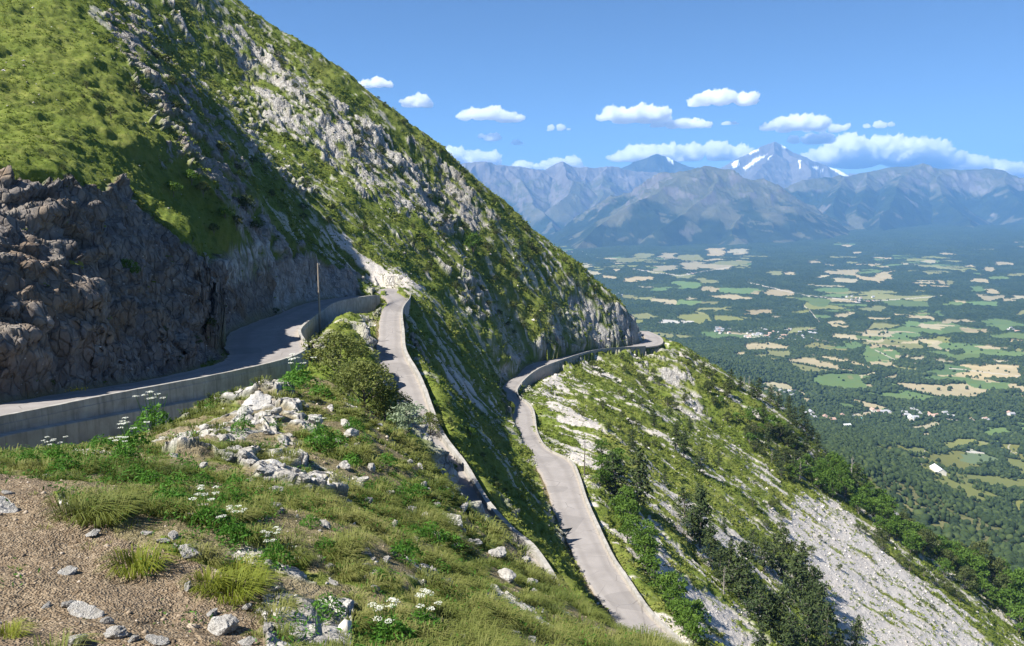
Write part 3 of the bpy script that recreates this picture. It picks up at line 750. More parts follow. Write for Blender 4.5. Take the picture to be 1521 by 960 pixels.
# ------------------------------------------------------------------ far mountains: crest lines with eroded flanks
def crest(lst): return np.array([W(u, v, Y*1000) for u, v, Y in lst])
def mountain(name, crests, az0, az1, r0, r1, nt_, nr_, seed, steep, foot, colours):
    t_ = np.linspace(R(az0), R(az1), int(nt_*Q)); r_ = np.linspace(r0, r1, int(nr_*Q))
    T, Rr = np.meshgrid(t_, r_, indexing='ij'); xy = np.stack([np.sin(T)*Rr, np.cos(T)*Rr], -1).reshape(-1, 2)
    q = np.c_[xy, np.zeros(len(xy))]
    wx = fbm(q, 1800, 4, seed); wy = fbm(q, 1800, 4, seed+1)
    xw = xy+np.c_[wx, wy]*260
    z = np.full(len(xy), -1e9); dmin = np.full(len(xy), 1e9)
    for cr, k in crests:
        for i in range(len(cr)-1):
            a, b = cr[i], cr[i+1]; ab = b[:2]-a[:2]; L2 = (ab**2).sum()
            s_ = np.clip(((xw-a[:2])@ab)/L2, 0, 1)
            d = np.hypot(xw[:, 0]-a[0]-ab[0]*s_, xw[:, 1]-a[1]-ab[1]*s_)
            h = a[2]+(b[2]-a[2])*s_
            # concave flank: steep near the crest, gentler towards the foot
            zz = h-k*steep*(d-.000075*k*np.minimum(d, 5200)**2*.5)
            z = np.where(zz > z, zz, z); dmin = np.minimum(dmin, d)
    rel = np.clip((z-foot)/1500, 0, 1)
    rg = fbm(q+np.c_[wx, wy, wx*0]*300, 1500, 6, seed+5, ridged=True, gain=.52)
    fine = fbm(q, 420, 4, seed+9, ridged=True)
    z = z+(rg-.35)*330*sstep(0, 900, dmin)*np.clip(rel*1.6, .12, 1)+(fine-.3)*70*np.clip(rel*1.5, .1, 1)*sstep(0, 250, dmin)+(fine-.4)*26*sstep(.1, .4, rel)
    p = np.c_[xy, z]
    i_ = np.arange(len(t_)*len(r_)).reshape(len(t_), len(r_))
    f_ = np.stack([i_[:-1, :-1], i_[:-1, 1:], i_[1:, 1:], i_[1:, :-1]], -1).reshape(-1, 4)[:, ::-1]
    zf = z[f_].max(1); f_ = f_[zf > -560]
    used = np.unique(f_); mp = np.zeros(len(p), int); mp[used] = np.arange(len(used))
    nrm = grid_normals(p, len(t_), len(r_))
    slope = np.sqrt(1-nrm[:, 2]**2)/np.maximum(nrm[:, 2], .05)
    u, v = P(p)
    cov = colours(p, u, v, slope, rg, fine)
    o = link_mesh(name, p[used], mp[f_], M_FAR, smooth=True)
    add_attr(o, 'cover', cov[used]); tag(o, kind='structure'); return o
def m_far():
    t = NT('far_mountain'); c = t.coord(); A = t.attr('cover'); r, g, b = t.sep(A.outputs['Color'])[:3]
    n = t.noise(c, .004, 6, .65); n2 = t.noise(c, .0012, 4, .6)
    rk = t.ramp(n, [(.3, (.085, .075, .070)), (.6, (.155, .14, .128)), (.8, (.24, .225, .205))])
    gr = t.ramp(n, [(.3, (.055, .06, .034)), (.7, (.105, .10, .06))])
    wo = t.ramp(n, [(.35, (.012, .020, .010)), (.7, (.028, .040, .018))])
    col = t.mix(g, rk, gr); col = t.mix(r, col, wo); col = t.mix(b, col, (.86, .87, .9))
    return t.bsdf(col, .95, t.bump(n, .6, 60), .05)
M_FAR = m_far()
def cov_generic(seed, tree, grass, snow=0):
    def f(p, u, v, slope, rg, fine):
        q = np.c_[p[:, :2], np.zeros(len(p))]; n = fbm(q, 600, 5, seed+31); n2 = fbm(q, 160, 4, seed+33)
        w = sstep(60, -60, p[:, 2]-tree-n*260-n2*60); sc = sstep(.30, .42, n2*.7+rg*.35-.1)*(slope > .45)
        w = w*(1-sc*.9)
        g = sstep(80, -80, p[:, 2]-grass-n*300)*(1-sstep(.8, 1.2, slope))
        s = np.zeros(len(p))
        if snow: s = sstep(.40, .50, n2*.55+fine*.3+n*.35)*sstep(snow-150, snow+150, p[:, 2]+n*150)
        return np.stack([w, g, s], 1).astype(np.float32)
    return f
A1 = crest([(560,262,15.5),(640,250,15.2),(675,243,15),(705,238,15),(722,244,15.2),(745,246,15.4),(778,249,15.6),(812,251,15.8),(832,243,16),(848,239,16),(868,246,16.2),(898,250,16.4),(912,246,16.5),(928,249,16.6),(960,256,16.8),(1040,262,17)])
A2 = crest([(740,246,15.4),(775,285,14),(810,330,12.6),(840,372,11.2)]); A3 = crest([(848,239,16),(850,262,15),(838,285,14.2),(822,305,13.6)]); A4 = crest([(912,246,16.5),(900,275,15.2),(880,305,14),(858,335,12.8)]); A5 = crest([(690,242,15),(700,280,13.5),(740,330,12),(800,380,10.5)])
mountain('far_mountain_range', [(A1,1),(A2,1.15),(A3,1.1),(A4,1.15),(A5,1.1)], -13, 16, 9500, 18500, 640, 340, 500, .76, -450, cov_generic(500, -20, 500))
B1 = crest([(880,262,19),(925,248,19),(942,238,19),(958,231,19),(972,227,19),(984,230,19),(1000,237,19),(1012,243,19),(1035,252,19),(1080,262,19)])
mountain('shade_painted_peak', [(B1,1)], 4, 17, 16500, 21000, 360, 170, 540, 1.0, 0, lambda p,u,v,s,rg,fi: np.stack([.75*(p[:,0]*0+1), p[:,0]*0, sstep(.35,.45,fbm(np.c_[p[:,:2],p[:,0]*0],260,4,577)*.8+fi*.2)*((v<245)&(u<1000)&(u>945))], 1).astype(np.float32))  # cloud shadow painted in: dark wood colour laid evenly over the rock
C1 = crest([(1050,247,11.4),(1020,253,11.2),(1000,262,11),(975,280,10.6),(945,300,10.2),(910,325,9.8),(870,352,9.3),(838,378,8.8)]); C2 = crest([(1050,247,11.4),(1075,251,11.5),(1100,262,11.6),(1130,282,11.5),(1160,300,11.3),(1195,325,10.8),(1230,352,10.2)])
C3 = crest([(1050,247,11.4),(1045,275,10.7),(1030,310,10),(1010,340,9.3)]); C4 = crest([(1100,262,11.6),(1105,295,10.7),(1110,325,9.9),(1120,352,9.2)])
mountain('domed_mountain', [(C1,1),(C2,1),(C3,1.15),(C4,1.15)], 2, 26, 7200, 15000, 600, 360, 580, .52, -450, cov_generic(580, -40, 900))
D1 = crest([(1040,256,20),(1062,248,20),(1085,236,20),(1108,225,20),(1125,218,20),(1150,211,20),(1168,218,20),(1190,229,20),(1222,243,20),(1262,262,20),(1290,275,20)]); D2 = crest([(1150,211,20),(1140,240,18.6),(1120,262,17.4)]); D3 = crest([(1168,218,20),(1190,250,18.4),(1200,270,17.2)])
def cov_d(p, u, v, s, rg, fi):
    q = np.c_[p[:, :2], p[:, 0]*0]; n2 = fbm(q, 300, 4, 633)
    patches = np.zeros(len(p), bool)
    for z in ([(1100,247),(1128,233),(1142,229),(1126,240),(1104,251)],[(1142,233),(1150,231),(1140,240)],[(1110,227),(1126,221),(1128,224),(1114,230)],[(1162,216),(1172,219),(1170,222),(1162,220)],[(1187,238),(1190,237),(1189,250),(1187,252)],[(1084,242),(1095,236),(1096,244),(1088,249)],[(1205,248),(1218,249),(1214,253)],[(1220,255),(1226,252),(1224,258)],[(1235,246),(1262,262),(1258,265),(1234,251)]):
        patches |= inpoly(u+n2*3, v+n2*2, z)
    return np.stack([p[:, 0]*0, p[:, 0]*0+.1, patches*1.0], 1).astype(np.float32)
mountain('snowy_peak', [(D1,1),(D2,1),(D3,1)], 12, 27, 16500, 22500, 480, 220, 620, .9, 0, cov_d)
E1 = crest([(1200,250,24),(1225,243,24),(1258,243,24),(1290,245,24),(1318,240,24),(1345,247,24),(1400,256,24),(1480,256,24),(1560,262,24)])
mountain('brown_far_ridge', [(E1,1)], 20, 38, 21500, 25500, 300, 120, 660, .9, 200, cov_generic(660, -900, -500, 1250))
G1 = crest([(1130,292,13.5),(1180,272,13.6),(1230,264,13.8),(1262,262,14),(1296,257,14.2),(1330,247,14.3),(1358,243,14.3),(1384,252,14.3),(1420,254,14.4),(1448,249,14.5),(1475,254,14.5),(1500,264,14.5),(1540,274,14.5),(1620,276,14.5)])
G2 = crest([(1358,243,14.3),(1340,275,13),(1330,305,12),(1310,335,11)]); G3 = crest([(1384,252,14.3),(1400,285,13),(1420,310,12),(1440,335,11)]); G4 = crest([(1262,262,14),(1250,290,12.8),(1245,318,11.7)]); G5 = crest([(1475,254,14.5),(1500,285,13),(1530,315,12)]); G6 = crest([(1296,257,14.2),(1290,285,13),(1285,315,11.8)])
mountain('forested_far_ridge', [(G1,1),(G2,1.1),(G3,1.1),(G4,1.1),(G5,1.1),(G6,1.1)], 14, 42, 8200, 17000, 760, 360, 700, .64, -430, cov_generic(700, 380, 1100))

# ------------------------------------------------------------------ air between here and the mountains
def box(name, x0, x1, y0, y1, z0_, z1_, mat):
    v_ = [(x, y, z) for z in (z0_, z1_) for y in (y0, y1) for x in (x0, x1)]
    f_ = [[0,2,3,1],[4,5,7,6],[0,1,5,4],[2,6,7,3],[0,4,6,2],[1,3,7,5]]
    return link_mesh(name, v_, f_, mat)
HAZE_D = 4.7e-5
t = NT('haze_air'); pv = t.n('ShaderNodeVolumePrincipled')
pv.inputs['Color'].default_value = (.23, .52, 1.0, 1); pv.inputs['Density'].default_value = HAZE_D; pv.inputs['Anisotropy'].default_value = 0.0
t.t.links.new(pv.outputs[0], t.out.inputs['Volume'])
hz = box('haze', -15000, 24000, -900, 26500, -1500, 1900, t.m); tag(hz, kind='stuff')

#@@VEG
# ------------------------------------------------------------------ placing things on the mountain
_YS = np.exp(np.linspace(math.log(6), math.log(630), 2600))
def hit(u, v):
    """first point of the mountain sheet seen at a photograph pixel"""
    up = (480-v)/F; s = _YS/(CP+SP*up); x = (u-760.5)/F*s; z = (-SP+CP*up)*s
    g = ground_at(x, _YS); b = np.where(z < g)[0]
    if not len(b): return None
    i = b[0]; return np.array([x[i], _YS[i], g[i]])
def mpp(p): return float(np.linalg.norm(p))/F          # metres per photograph pixel
def frame_random(n):
    a = rng.normal(size=(n, 3)); a /= np.linalg.norm(a, axis=1, keepdims=True)
    b = rng.normal(size=(n, 3)); b -= a*(a*b).sum(1, keepdims=True); b /= np.linalg.norm(b, axis=1, keepdims=True)
    return a, b
def leaf_quads(cen, size, nor=None, flat=.6, ratio=.6):
    """small leaf-shaped faces at cen; nor biases their facing"""
    n = len(cen); a, b = frame_random(n)
    if nor is not None:
        m = nor*flat+rng.normal(size=(n, 3))*(1-flat); m /= np.linalg.norm(m, axis=1, keepdims=True)
        a = np.cross(m, b); a /= np.linalg.norm(a, axis=1, keepdims=True)+1e-9; b = np.cross(m, a)
    s = (np.asarray(size)*np.ones(n))[:, None]
    v = np.stack([cen-a*s, cen+b*s*ratio*.5-a*s*.1, cen+a*s, cen-b*s*ratio*.5-a*s*.1], 1).reshape(-1, 3)
    f = np.arange(4*n).reshape(n, 4)
    return v, f
def tube(path, rad, k=6):
    path = np.asarray(path, float); n = len(path); V_ = []; F_ = []
    for i in range(n):
        d = path[min(i+1, n-1)]-path[max(i-1, 0)]; d /= np.linalg.norm(d)+1e-9
        x = np.cross(d, [.31, .95, .1]); x /= np.linalg.norm(x); y = np.cross(d, x)
        for j in range(k):
            t = 2*math.pi*j/k; V_.append(path[i]+(x*math.cos(t)+y*math.sin(t))*rad[i])
    for i in range(n-1):
        for j in range(k): F_.append([i*k+j, i*k+(j+1) % k, (i+1)*k+(j+1) % k, (i+1)*k+j])
    F_.append(list(range(k))[::-1]); F_.append([(n-1)*k+j for j in range(k)])
    return V_, F_
def join(parts):
    V_ = []; F_ = []; o = 0
    for v, f in parts:
        V_ += [tuple(a) for a in v]; F_ += [[i+o for i in q] for q in f]; o += len(v)
    return V_, F_
def m_leaf(name, dark, mid, light, trans=.3, rough=.75, obj=.35):
    t = NT(name); A = t.attr('tint'); r, g, b = t.sep(A.outputs['Color'])[:3]
    rnd = t.n('ShaderNodeObjectInfo').outputs['Random']
    f = t.math('ADD', t.math('MULTIPLY', r, .8), t.math('MULTIPLY', rnd, obj), clamp=True)
    col = t.ramp(f, [(0, dark), (.45, mid), (1, light)])
    return t.bsdf(col, rough, None, .25, trans)
M_PINE = m_leaf('pine_needles', (.018, .034, .012), (.035, .058, .018), (.065, .088, .028), .12)
M_BROAD = m_leaf('broad_leaves', (.035, .075, .010), (.075, .145, .018), (.13, .215, .035), .35)
M_SHRUB = m_leaf('shrub_leaves', (.024, .042, .012), (.052, .075, .020), (.10, .115, .035), .25)
M_OLIVE = m_leaf('olive_leaves', (.045, .070, .014), (.105, .135, .028), (.18, .20, .055), .3)
M_PALE = m_leaf('whitebeam_leaves', (.09, .13, .06), (.20, .26, .15), (.36, .42, .29), .3)
M_GRASS = m_leaf('grass_blades', (.062, .088, .016), (.140, .165, .036), (.26, .245, .090), .35, .7, 0.0)
M_TUFT = m_leaf('hillside_tufts', (.075, .115, .015), (.170, .215, .034), (.29, .29, .085), .38, .85, 0.0)
M_HERB = m_leaf('herb_leaves', (.028, .085, .008), (.060, .165, .016), (.12, .26, .035), .4)
M_SEDGE = m_leaf('sedge_blades', (.085, .12, .015), (.17, .205, .025), (.30, .30, .05), .4)
M_FLOWER = m_leaf('white_umbels', (.55, .57, .45), (.70, .72, .62), (.82, .83, .76), .3)
M_BARKS = m_concrete('grey_bark', (.11, .095, .08), (.19, .17, .15), .4)
M_WOODP = m_concrete('old_timber', (.27, .225, .18), (.40, .345, .285), .4)
def m_boulder():
    t = NT('limestone_boulder'); c = t.coord()
    n = t.noise(c, 2.2, 6, .7); n2 = t.noise(c, 9, 4, .7); n3 = t.noise(t.mapping(c, (1, 1, 4)), 3.0, 4, .6)
    col = t.ramp(n, [(.3, (.25, .235, .21)), (.5, (.42, .405, .375)), (.7, (.56, .545, .52))])
    col = t.mix(t.rng(n2, .56, .7, 0, .6), col, (.17, .155, .135)); col = t.mix(t.rng(n3, .6, .75, 0, .45), col, (.36, .29, .19))
    return t.bsdf(col, .95, t.bump(t.math('ADD', n, t.math('MULTIPLY', n2, .4)), .9, .12), .1)
M_BOULD = m_boulder()

# ---- loose cover nobody could count: grass on the near hill, tufts and stones on the far slopes
def scatter(n, u0, u1, v0, v1):
    """random points seen in a window of the photograph, on the ground"""
    u = rng.uniform(u0, u1, n); v = rng.uniform(v0, v1, n); out = []
    return u, v
def visible_samples(n, rmin, rmax, cond, power=1.0):
    """points of the mountain sheet, denser close by (area weighted by 1/r^power)"""
    pts = PT.reshape(NTH, NR, 3); i = rng.integers(0, NTH-1, n*6)
    lo, hi = np.searchsorted(rr, [rmin, rmax]); j = rng.integers(lo, hi-1, n*6)
    # accept by cell area / r^power
    area = (rr[j]*(th[1]-th[0]))*(rr[j+1]-rr[j]); w = area/rr[j]**power; w /= np.percentile(w, 97)
    k = rng.random(len(w)) < w; i, j = i[k], j[k]
    idx = i*NR+j; ok = cond(idx); idx = idx[ok]; i, j = i[ok], j[ok]
    a, b = rng.random(len(i)), rng.random(len(i))
    p = pts[i, j]*((1-a)*(1-b))[:, None]+pts[i+1, j]*(a*(1-b))[:, None]+pts[i, j+1]*((1-a)*b)[:, None]+pts[i+1, j+1]*(a*b)[:, None]
    return p[:n], idx[:n]
def blades(p, count, h, spread, lean, width, tint, seg=2):
    """curved grass blades: p (n,3) tuft feet"""
    n = len(p)*count; base = np.repeat(p, count, 0); hh = np.repeat(h, count)*rng.uniform(.55, 1.15, n); sp = np.repeat(spread, count)
    ang = rng.uniform(0, 2*math.pi, n); rad = np.sqrt(rng.random(n))
    d = np.stack([np.cos(ang), np.sin(ang), np.zeros(n)], 1)
    root = base+d*(rad*sp*.45)[:, None]
    out = d*(.35+.75*rad)[:, None]+np.asarray(lean)[None]; 
    tip = root+out*(hh*.75)[:, None]; tip[:, 2] += hh*(.95-.45*rad)
    mid = root+out*(hh*.26)[:, None]; mid[:, 2] += hh*.62
    side = np.cross(out, [0, 0, 1.0]); side /= np.linalg.norm(side, axis=1, keepdims=True)+1e-9
    w = np.repeat(width, count)[:, None]*rng.uniform(.7, 1.3, n)[:, None]
    V_ = np.stack([root-side*w, root+side*w, mid-side*w*.8, mid+side*w*.8, tip], 1).reshape(-1, 3)
    o = np.arange(n)[:, None]*5
    F_ = np.concatenate([np.concatenate([o, o+1, o+3, o+2], 1), np.concatenate([o+2, o+3, o+4, o+4], 1)], 0)
    tt = np.clip(np.repeat(tint, count)+rng.normal(0, .13, n), 0, 1)
    return V_, F_, np.repeat(tt, 5)
def tri_mesh(name, V_, F_, mat):
    """faces (m,4), degenerate quads become triangles"""
    tri = F_[:, 2] == F_[:, 3]; q = F_[~tri]; t3 = F_[tri][:, :3]
    me = bpy.data.meshes.new(name); me.vertices.add(len(V_)); me.vertices.foreach_set('co', np.asarray(V_, np.float32).ravel())
    loops = np.concatenate([q.ravel(), t3.ravel()]).astype(np.int32); me.loops.add(len(loops)); me.loops.foreach_set('vertex_index', loops)
    st_ = np.concatenate([np.arange(len(q))*4, len(q)*4+np.arange(len(t3))*3]).astype(np.int32)
    me.polygons.add(len(st_)); me.polygons.foreach_set('loop_start', st_); me.update(calc_edges=True)
    me.materials.append(mat); o = bpy.data.objects.new(name, me); COL.objects.link(o); return o
def tinted(o, t): add_attr(o, 'tint', np.stack([t, t*0, t*0], 1))
bankm = inpoly(U, V, Z_BANK)
nearhill = (dist < 64) & ~bankm & ~inpoly(U, V, [(-300,200),(300,200),(470,470),(470,520),(0,600),(-300,640)])
inview = (U > -160) & (U < 1680) & (V > -140) & (V < 1100)
cond = lambda i: nearhill[i] & inview[i] & (EDGE[i] > .7) & (rng.random(len(i)) > np.clip(rock[i]*.75+scree[i]*.8+dirt[i]*.965, 0, .97))
gapn = np.full(len(PT), -1.0, np.float32); _g = np.where(nearhill)[0]; gapn[_g] = fbm(PT[_g], 1.7, 3, 821)
def grass_layer(n, cnt_near, cnt_far, h0, h1, wide, dens, lean, gap=-.16):
    cond = lambda i: nearhill[i] & inview[i] & (EDGE[i] > .7) & (rng.random(len(i)) > np.clip(rock[i]*.8+scree[i]*.85+dirt[i]*dens, 0, .985)) & (gapn[i] > gap)
    p1, i1 = visible_samples(n, 6.5, 62, cond, 1.0)
    d1 = np.hypot(p1[:, 0], p1[:, 1])
    tone1 = np.clip(.47+fbm(p1, 3.5, 3, 801)*.40+rng.normal(0, .20, len(p1)), 0, 1)
    hgt = rng.uniform(h0, h1, len(p1))*(1+.3*fbm(p1, 4, 2, 803)); nb = d1 < 30; out = []; hgt *= .58+.42*sstep(9, 19, d1)
    for m, c, wmul in ((nb, cnt_near, 1.0), (~nb, cnt_far, 1.9)):
        if m.any(): out.append(blades(p1[m]-np.array([0, 0, .03]), c, hgt[m], hgt[m]*wide, lean, (.0045+d1[m]*.00016)*wmul, tone1[m]))
    return out
parts = grass_layer(int(3000*Q), 130, 60, .24, .50, 2.0, 1.0, (.26, -.16, -.22))+grass_layer(int(9000*Q), 20, 12, .09, .22, 1.7, .985, (.15, -.1, -.1), -9)
o = 0; VV_ = []; FF_ = []; TT_ = []
for v, f, t_ in parts: VV_.append(v); FF_.append(f+o); TT_.append(t_); o += len(v)
g_ = tri_mesh('grass', np.concatenate(VV_), np.concatenate(FF_), M_GRASS); tinted(g_, np.concatenate(TT_)); tag(g_, kind='stuff')
# low leafy herbs between the tussocks
cond = lambda i: nearhill[i] & inview[i] & (EDGE[i] > .7) & (rng.random(len(i)) > np.clip(rock[i]*.75+scree[i]*.8+dirt[i]*1.0, 0, .985)) & (lush[i]+rng.normal(0, .28, len(i)) > .45)
p4, i4 = visible_samples(int(3500*Q), 6.5, 62, cond, 1.0); d4 = np.hypot(p4[:, 0], p4[:, 1]); k = 34
of_ = rng.normal(size=(len(p4), k, 3))*np.array([.5, .5, .32]); of_[..., 2] = np.abs(of_[..., 2])+.1; s4 = rng.uniform(.22, .5, len(p4))
cen = (p4[:, None]+of_*s4[:, None, None]).reshape(-1, 3); un = of_.reshape(-1, 3)+np.array([0, 0, .4]); un /= np.linalg.norm(un, axis=1, keepdims=True)
v_, f_ = leaf_quads(cen, np.repeat(.030+.0012*d4, k)*rng.uniform(.6, 1.3, len(cen)), un, .45, .6)
o_ = link_mesh('ground_herbs', v_, f_, M_HERB); tinted(o_, np.repeat(np.clip(np.repeat(rng.uniform(.1, .75, len(p4)), k)+rng.normal(0, .1, len(cen)), 0, 1), 4)); tag(o_, kind='stuff')
# hillside tufts further off
cond = lambda i: (~nearhill[i]) & inview[i] & (EDGE[i] > .6) & (rng.random(len(i)) > np.clip(rock[i]*.92+scree[i]*.88+dirt[i]*.8+bankm[i]*.5, 0, .97))
p2, i2 = visible_samples(int(80000*Q), 55, 380, cond, .55)
d2 = np.linalg.norm(p2, axis=1)
n2_ = fbm(p2, 5, 3, 811)
size = (.24+.0010*d2)*rng.uniform(.55, 1.5, len(p2))*(1+.5*n2_)
smooth_ = inpoly(U[i2], V[i2], [(-400,-400),(135,-400),(132,40),(225,165),(300,280),(340,360),(280,370),(240,338),(180,285),(110,262),(0,268),(-400,262)]) | inpoly(U[i2], V[i2], [(250,-60),(350,-20),(640,205),(590,195),(430,70)])
size *= np.where(smooth_, .58, 1.0)
tone2 = np.clip(.48+fbm(p2, 16, 3, 813)*.35+n2_*.2+rng.normal(0, .12, len(p2))-.25*(lush[i2]-.5), 0, 1)
k = 9; off = rng.normal(size=(len(p2), k, 3))*np.array([.55, .55, .30]); off[..., 2] = np.abs(off[..., 2])+.1
cen = (p2[:, None]+off*size[:, None, None]).reshape(-1, 3)
upn = off.reshape(-1, 3)+np.array([0, 0, .5]); upn /= np.linalg.norm(upn, axis=1, keepdims=True)
v_, f_ = leaf_quads(cen, np.repeat(size*.52, k)*rng.uniform(.6, 1.2, len(cen)), upn, .62, 1.0)
o_ = link_mesh('hillside_grass', v_, f_, M_TUFT); tinted(o_, np.repeat(np.clip(np.repeat(tone2, k)+rng.normal(0, .1, len(cen)), 0, 1), 4)); tag(o_, kind='stuff')
# loose stones on scree, rubble and dirt
cond = lambda i: inview[i] & (EDGE[i] > .2) & (rng.random(len(i)) < np.clip(scree[i]*.9+rock[i]*.45+dirt[i]*.95+.05*(dist[i] > 100)+.10*nearhill[i], 0, 1))
p3, i3 = visible_samples(int(38000*Q), 7, 340, cond, .9)
d3 = np.linalg.norm(p3, axis=1)
sz = np.exp(rng.normal(0, .5, len(p3)))*np.where(dirt[i3] > .5, .020, .035)+0*d3+np.exp(rng.normal(0, .5, len(p3)))*np.where(scree[i3] > .5, .0007, .0010)*d3*.9
oct_ = np.array([[1,0,0],[0,1,0],[-1,0,0],[0,-1,0],[0,0,1],[0,0,-1],[.7,.7,.5],[-.6,.7,-.4]], float)
of = np.array([[6,1,4],[0,6,4],[0,1,6],[1,7,4],[7,2,4],[1,2,7],[2,3,4],[3,0,4],[1,0,5],[2,1,5],[3,2,5],[0,3,5]])
rot = rng.normal(size=(len(p3), 3, 3)); 
shp = oct_[None]*rng.uniform(.55, 1.25, (len(p3), 8, 3)); a_ = rng.uniform(0, 2*math.pi, len(p3)); ca, sa = np.cos(a_), np.sin(a_)
sx = shp[..., 0]*ca[:, None]-shp[..., 1]*sa[:, None]; sy = shp[..., 0]*sa[:, None]+shp[..., 1]*ca[:, None]
shp = np.stack([sx, sy, shp[..., 2]*.7], -1)*sz[:, None, None]+p3[:, None]
f3 = (of[None]+(np.arange(len(p3))*8)[:, None, None]).reshape(-1, 3)
def m_stones():
    t = NT('loose_stones'); A = t.attr('tint'); f = t.sep(A.outputs['Color'])[0]
    g2 = t.sep(A.outputs['Color'])[1]
    return t.bsdf(t.mix(g2, t.ramp(f, [(0, (.27, .245, .215)), (.5, (.47, .44, .40)), (1, (.62, .59, .54))]), t.ramp(f, [(0, (.12, .085, .052)), (.5, (.25, .19, .125)), (1, (.42, .36, .29))])), .95)
o_ = link_mesh('loose_stones', shp.reshape(-1, 3), f3, m_stones()); add_attr(o_, 'tint', np.repeat(np.stack([np.clip(rng.normal(.5, .25, len(p3))-.35*warm[i3], 0, 1), (dirt[i3] > .5)*.9, p3[:, 0]*0], 1), 8, 0)); tag(o_, kind='stuff')

# ---- plants as things
ORD = ['', 'first', 'second', 'third', 'fourth', 'fifth', 'sixth', 'seventh', 'eighth', 'ninth', 'tenth', 'eleventh', 'twelfth', 'thirteenth', 'fourteenth', 'fifteenth', 'sixteenth',
       'seventeenth', 'eighteenth', 'nineteenth', 'twentieth', 'twenty-first', 'twenty-second', 'twenty-third', 'twenty-fourth', 'twenty-fifth', 'twenty-sixth', 'twenty-seventh', 'twenty-eighth', 'twenty-ninth', 'thirtieth']
def label_row(items, what, where):
    """items [(u, obj)] of one patch -> a label for each, counted from the left"""
    items = sorted(items, key=lambda a: a[0])
    n = len(items)
    for i, (u, o) in enumerate(items):
        w = o.get('look', ''); 
        o['label'] = (f"{w} {what} {where}" if n == 1 else f"{w} {what} {where}, {ORD[i+1]} from left").strip()
        if 'look' in o: del o['look']
def mesh_of(o): return o.data
class Proto:
    def __init__(self, name, parts):        # parts: [(part name, mesh)]
        self.name, self.parts = name, parts
    def put(self, p, s, rz, cat, group, sz=None):
        e = empty(self.name, p, rz); e.scale = (s, s, s*(sz or 1)); e['category'] = cat; e['group'] = group
        for nm, me in self.parts:
            c = bpy.data.objects.new(nm, me); COL.objects.link(c); c.parent = e
        return e
def take(o):
    me = o.data; bpy.data.objects.remove(o); return me
def foliage_mesh(name, cen, size, nor, mat, tint, flat=.5, ratio=.7):
    v, f = leaf_quads(cen, size, nor, flat, ratio); o = link_mesh(name, v, f, mat)
    tinted(o, np.repeat(np.clip(tint, 0, 1), 4)); return take(o)
def pine_proto(seed, mat, thin=1.0, bare=.12, width=.30):
    """unit height pine"""
    r = np.random.default_rng(seed); cs = []; ns = []; ts = []; br = []
    nb_ = int(30*thin); bendx, bendy = r.normal(0, .03, 2)
    for i in range(nb_):
        t_ = bare+(1-bare)*(i+r.random())/nb_; a = i*2.4+r.normal(0, .5)
        L = width*(1-t_)**.62*(.65+.55*r.random())*min(1, (t_-bare)*7+.45)+.02
        d = np.array([math.cos(a), math.sin(a), .10-.35*(1-t_)*r.random()])
        root = np.array([bendx*t_, bendy*t_, t_])
        m = int(6+46*L/width)
        q = r.random(m)**.6
        c = root+d*(L*q)[:, None]+r.normal(0, 1, (m, 3))*np.array([.035, .035, .020])*(.4+q)[:, None]
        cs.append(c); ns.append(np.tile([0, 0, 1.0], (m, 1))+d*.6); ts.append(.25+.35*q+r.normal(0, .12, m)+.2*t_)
        if L > .10: br.append((np.array([root, root+d*L*.9]), [.007, .002]))
    cs, ns, ts = np.concatenate(cs), np.concatenate(ns), np.concatenate(ts); ns /= np.linalg.norm(ns, axis=1, keepdims=True)
    crown = foliage_mesh('crown', cs, r.uniform(.026, .046, len(cs)), ns, mat, ts, .35, .75)
    tr = [tube([(0, 0, -.06), (bendx*.3, bendy*.3, .3), (bendx*.95, bendy*.95, .95)], [.022, .016, .003], 6)]+[tube(b, w, 4) for b, w in br]
    trunk = take(link_mesh('trunk', *join(tr), M_BARKS))
    return Proto('pine_tree', [('crown', crown), ('trunk', trunk)])
def broad_proto(seed, mat, name='broadleaf_tree', tall=1.0, lobes=11, leaf=.05, n=900, trunk_r=.02):
    """unit height crown of leaf clumps on limbs"""
    r = np.random.default_rng(seed); cs = []; ns = []; ts = []; limbs = []
    for i in range(lobes):
        a = i*2.4+r.normal(0, .4); q = (i+.5)/lobes
        hgt_ = .30+.55*q*tall; rad = .34*math.sin(math.pi*min(.93, .25+q*.72))*r.uniform(.6, 1.1)
        c0 = np.array([math.cos(a)*rad, math.sin(a)*rad, hgt_]); R0 = r.uniform(.13, .23)
        limbs.append((np.array([(0, 0, .05+.25*q), c0*.6+np.array([0, 0, .05]), c0]), [trunk_r*.6, trunk_r*.4, trunk_r*.15]))
        m = n//lobes; d = r.normal(size=(m, 3)); d /= np.linalg.norm(d, axis=1, keepdims=True); d[:, 2] = np.where(d[:, 2] < -.35, -d[:, 2]*.5, d[:, 2])
        rr_ = R0*(.55+.45*r.random(m)**.5)*(1+.25*np.sin(d[:, 0]*5+i)*np.cos(d[:, 1]*6))
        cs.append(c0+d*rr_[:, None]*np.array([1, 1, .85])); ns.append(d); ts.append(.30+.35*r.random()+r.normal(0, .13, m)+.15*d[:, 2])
    cs, ns, ts = np.concatenate(cs), np.concatenate(ns), np.concatenate(ts)
    crown = foliage_mesh('crown', cs, r.uniform(.6, 1.3, len(cs))*leaf, ns, mat, ts, .35, .8)
    tr = [tube([(0, 0, -.08), (.01, .0, .25), (0, .02, .55)], [trunk_r*1.2, trunk_r, trunk_r*.5], 6)]+[tube(b, w, 4) for b, w in limbs]
    trunk = take(link_mesh('trunk', *join(tr), M_BARKS))
    return Proto(name, [('crown', crown), ('trunk', trunk)])
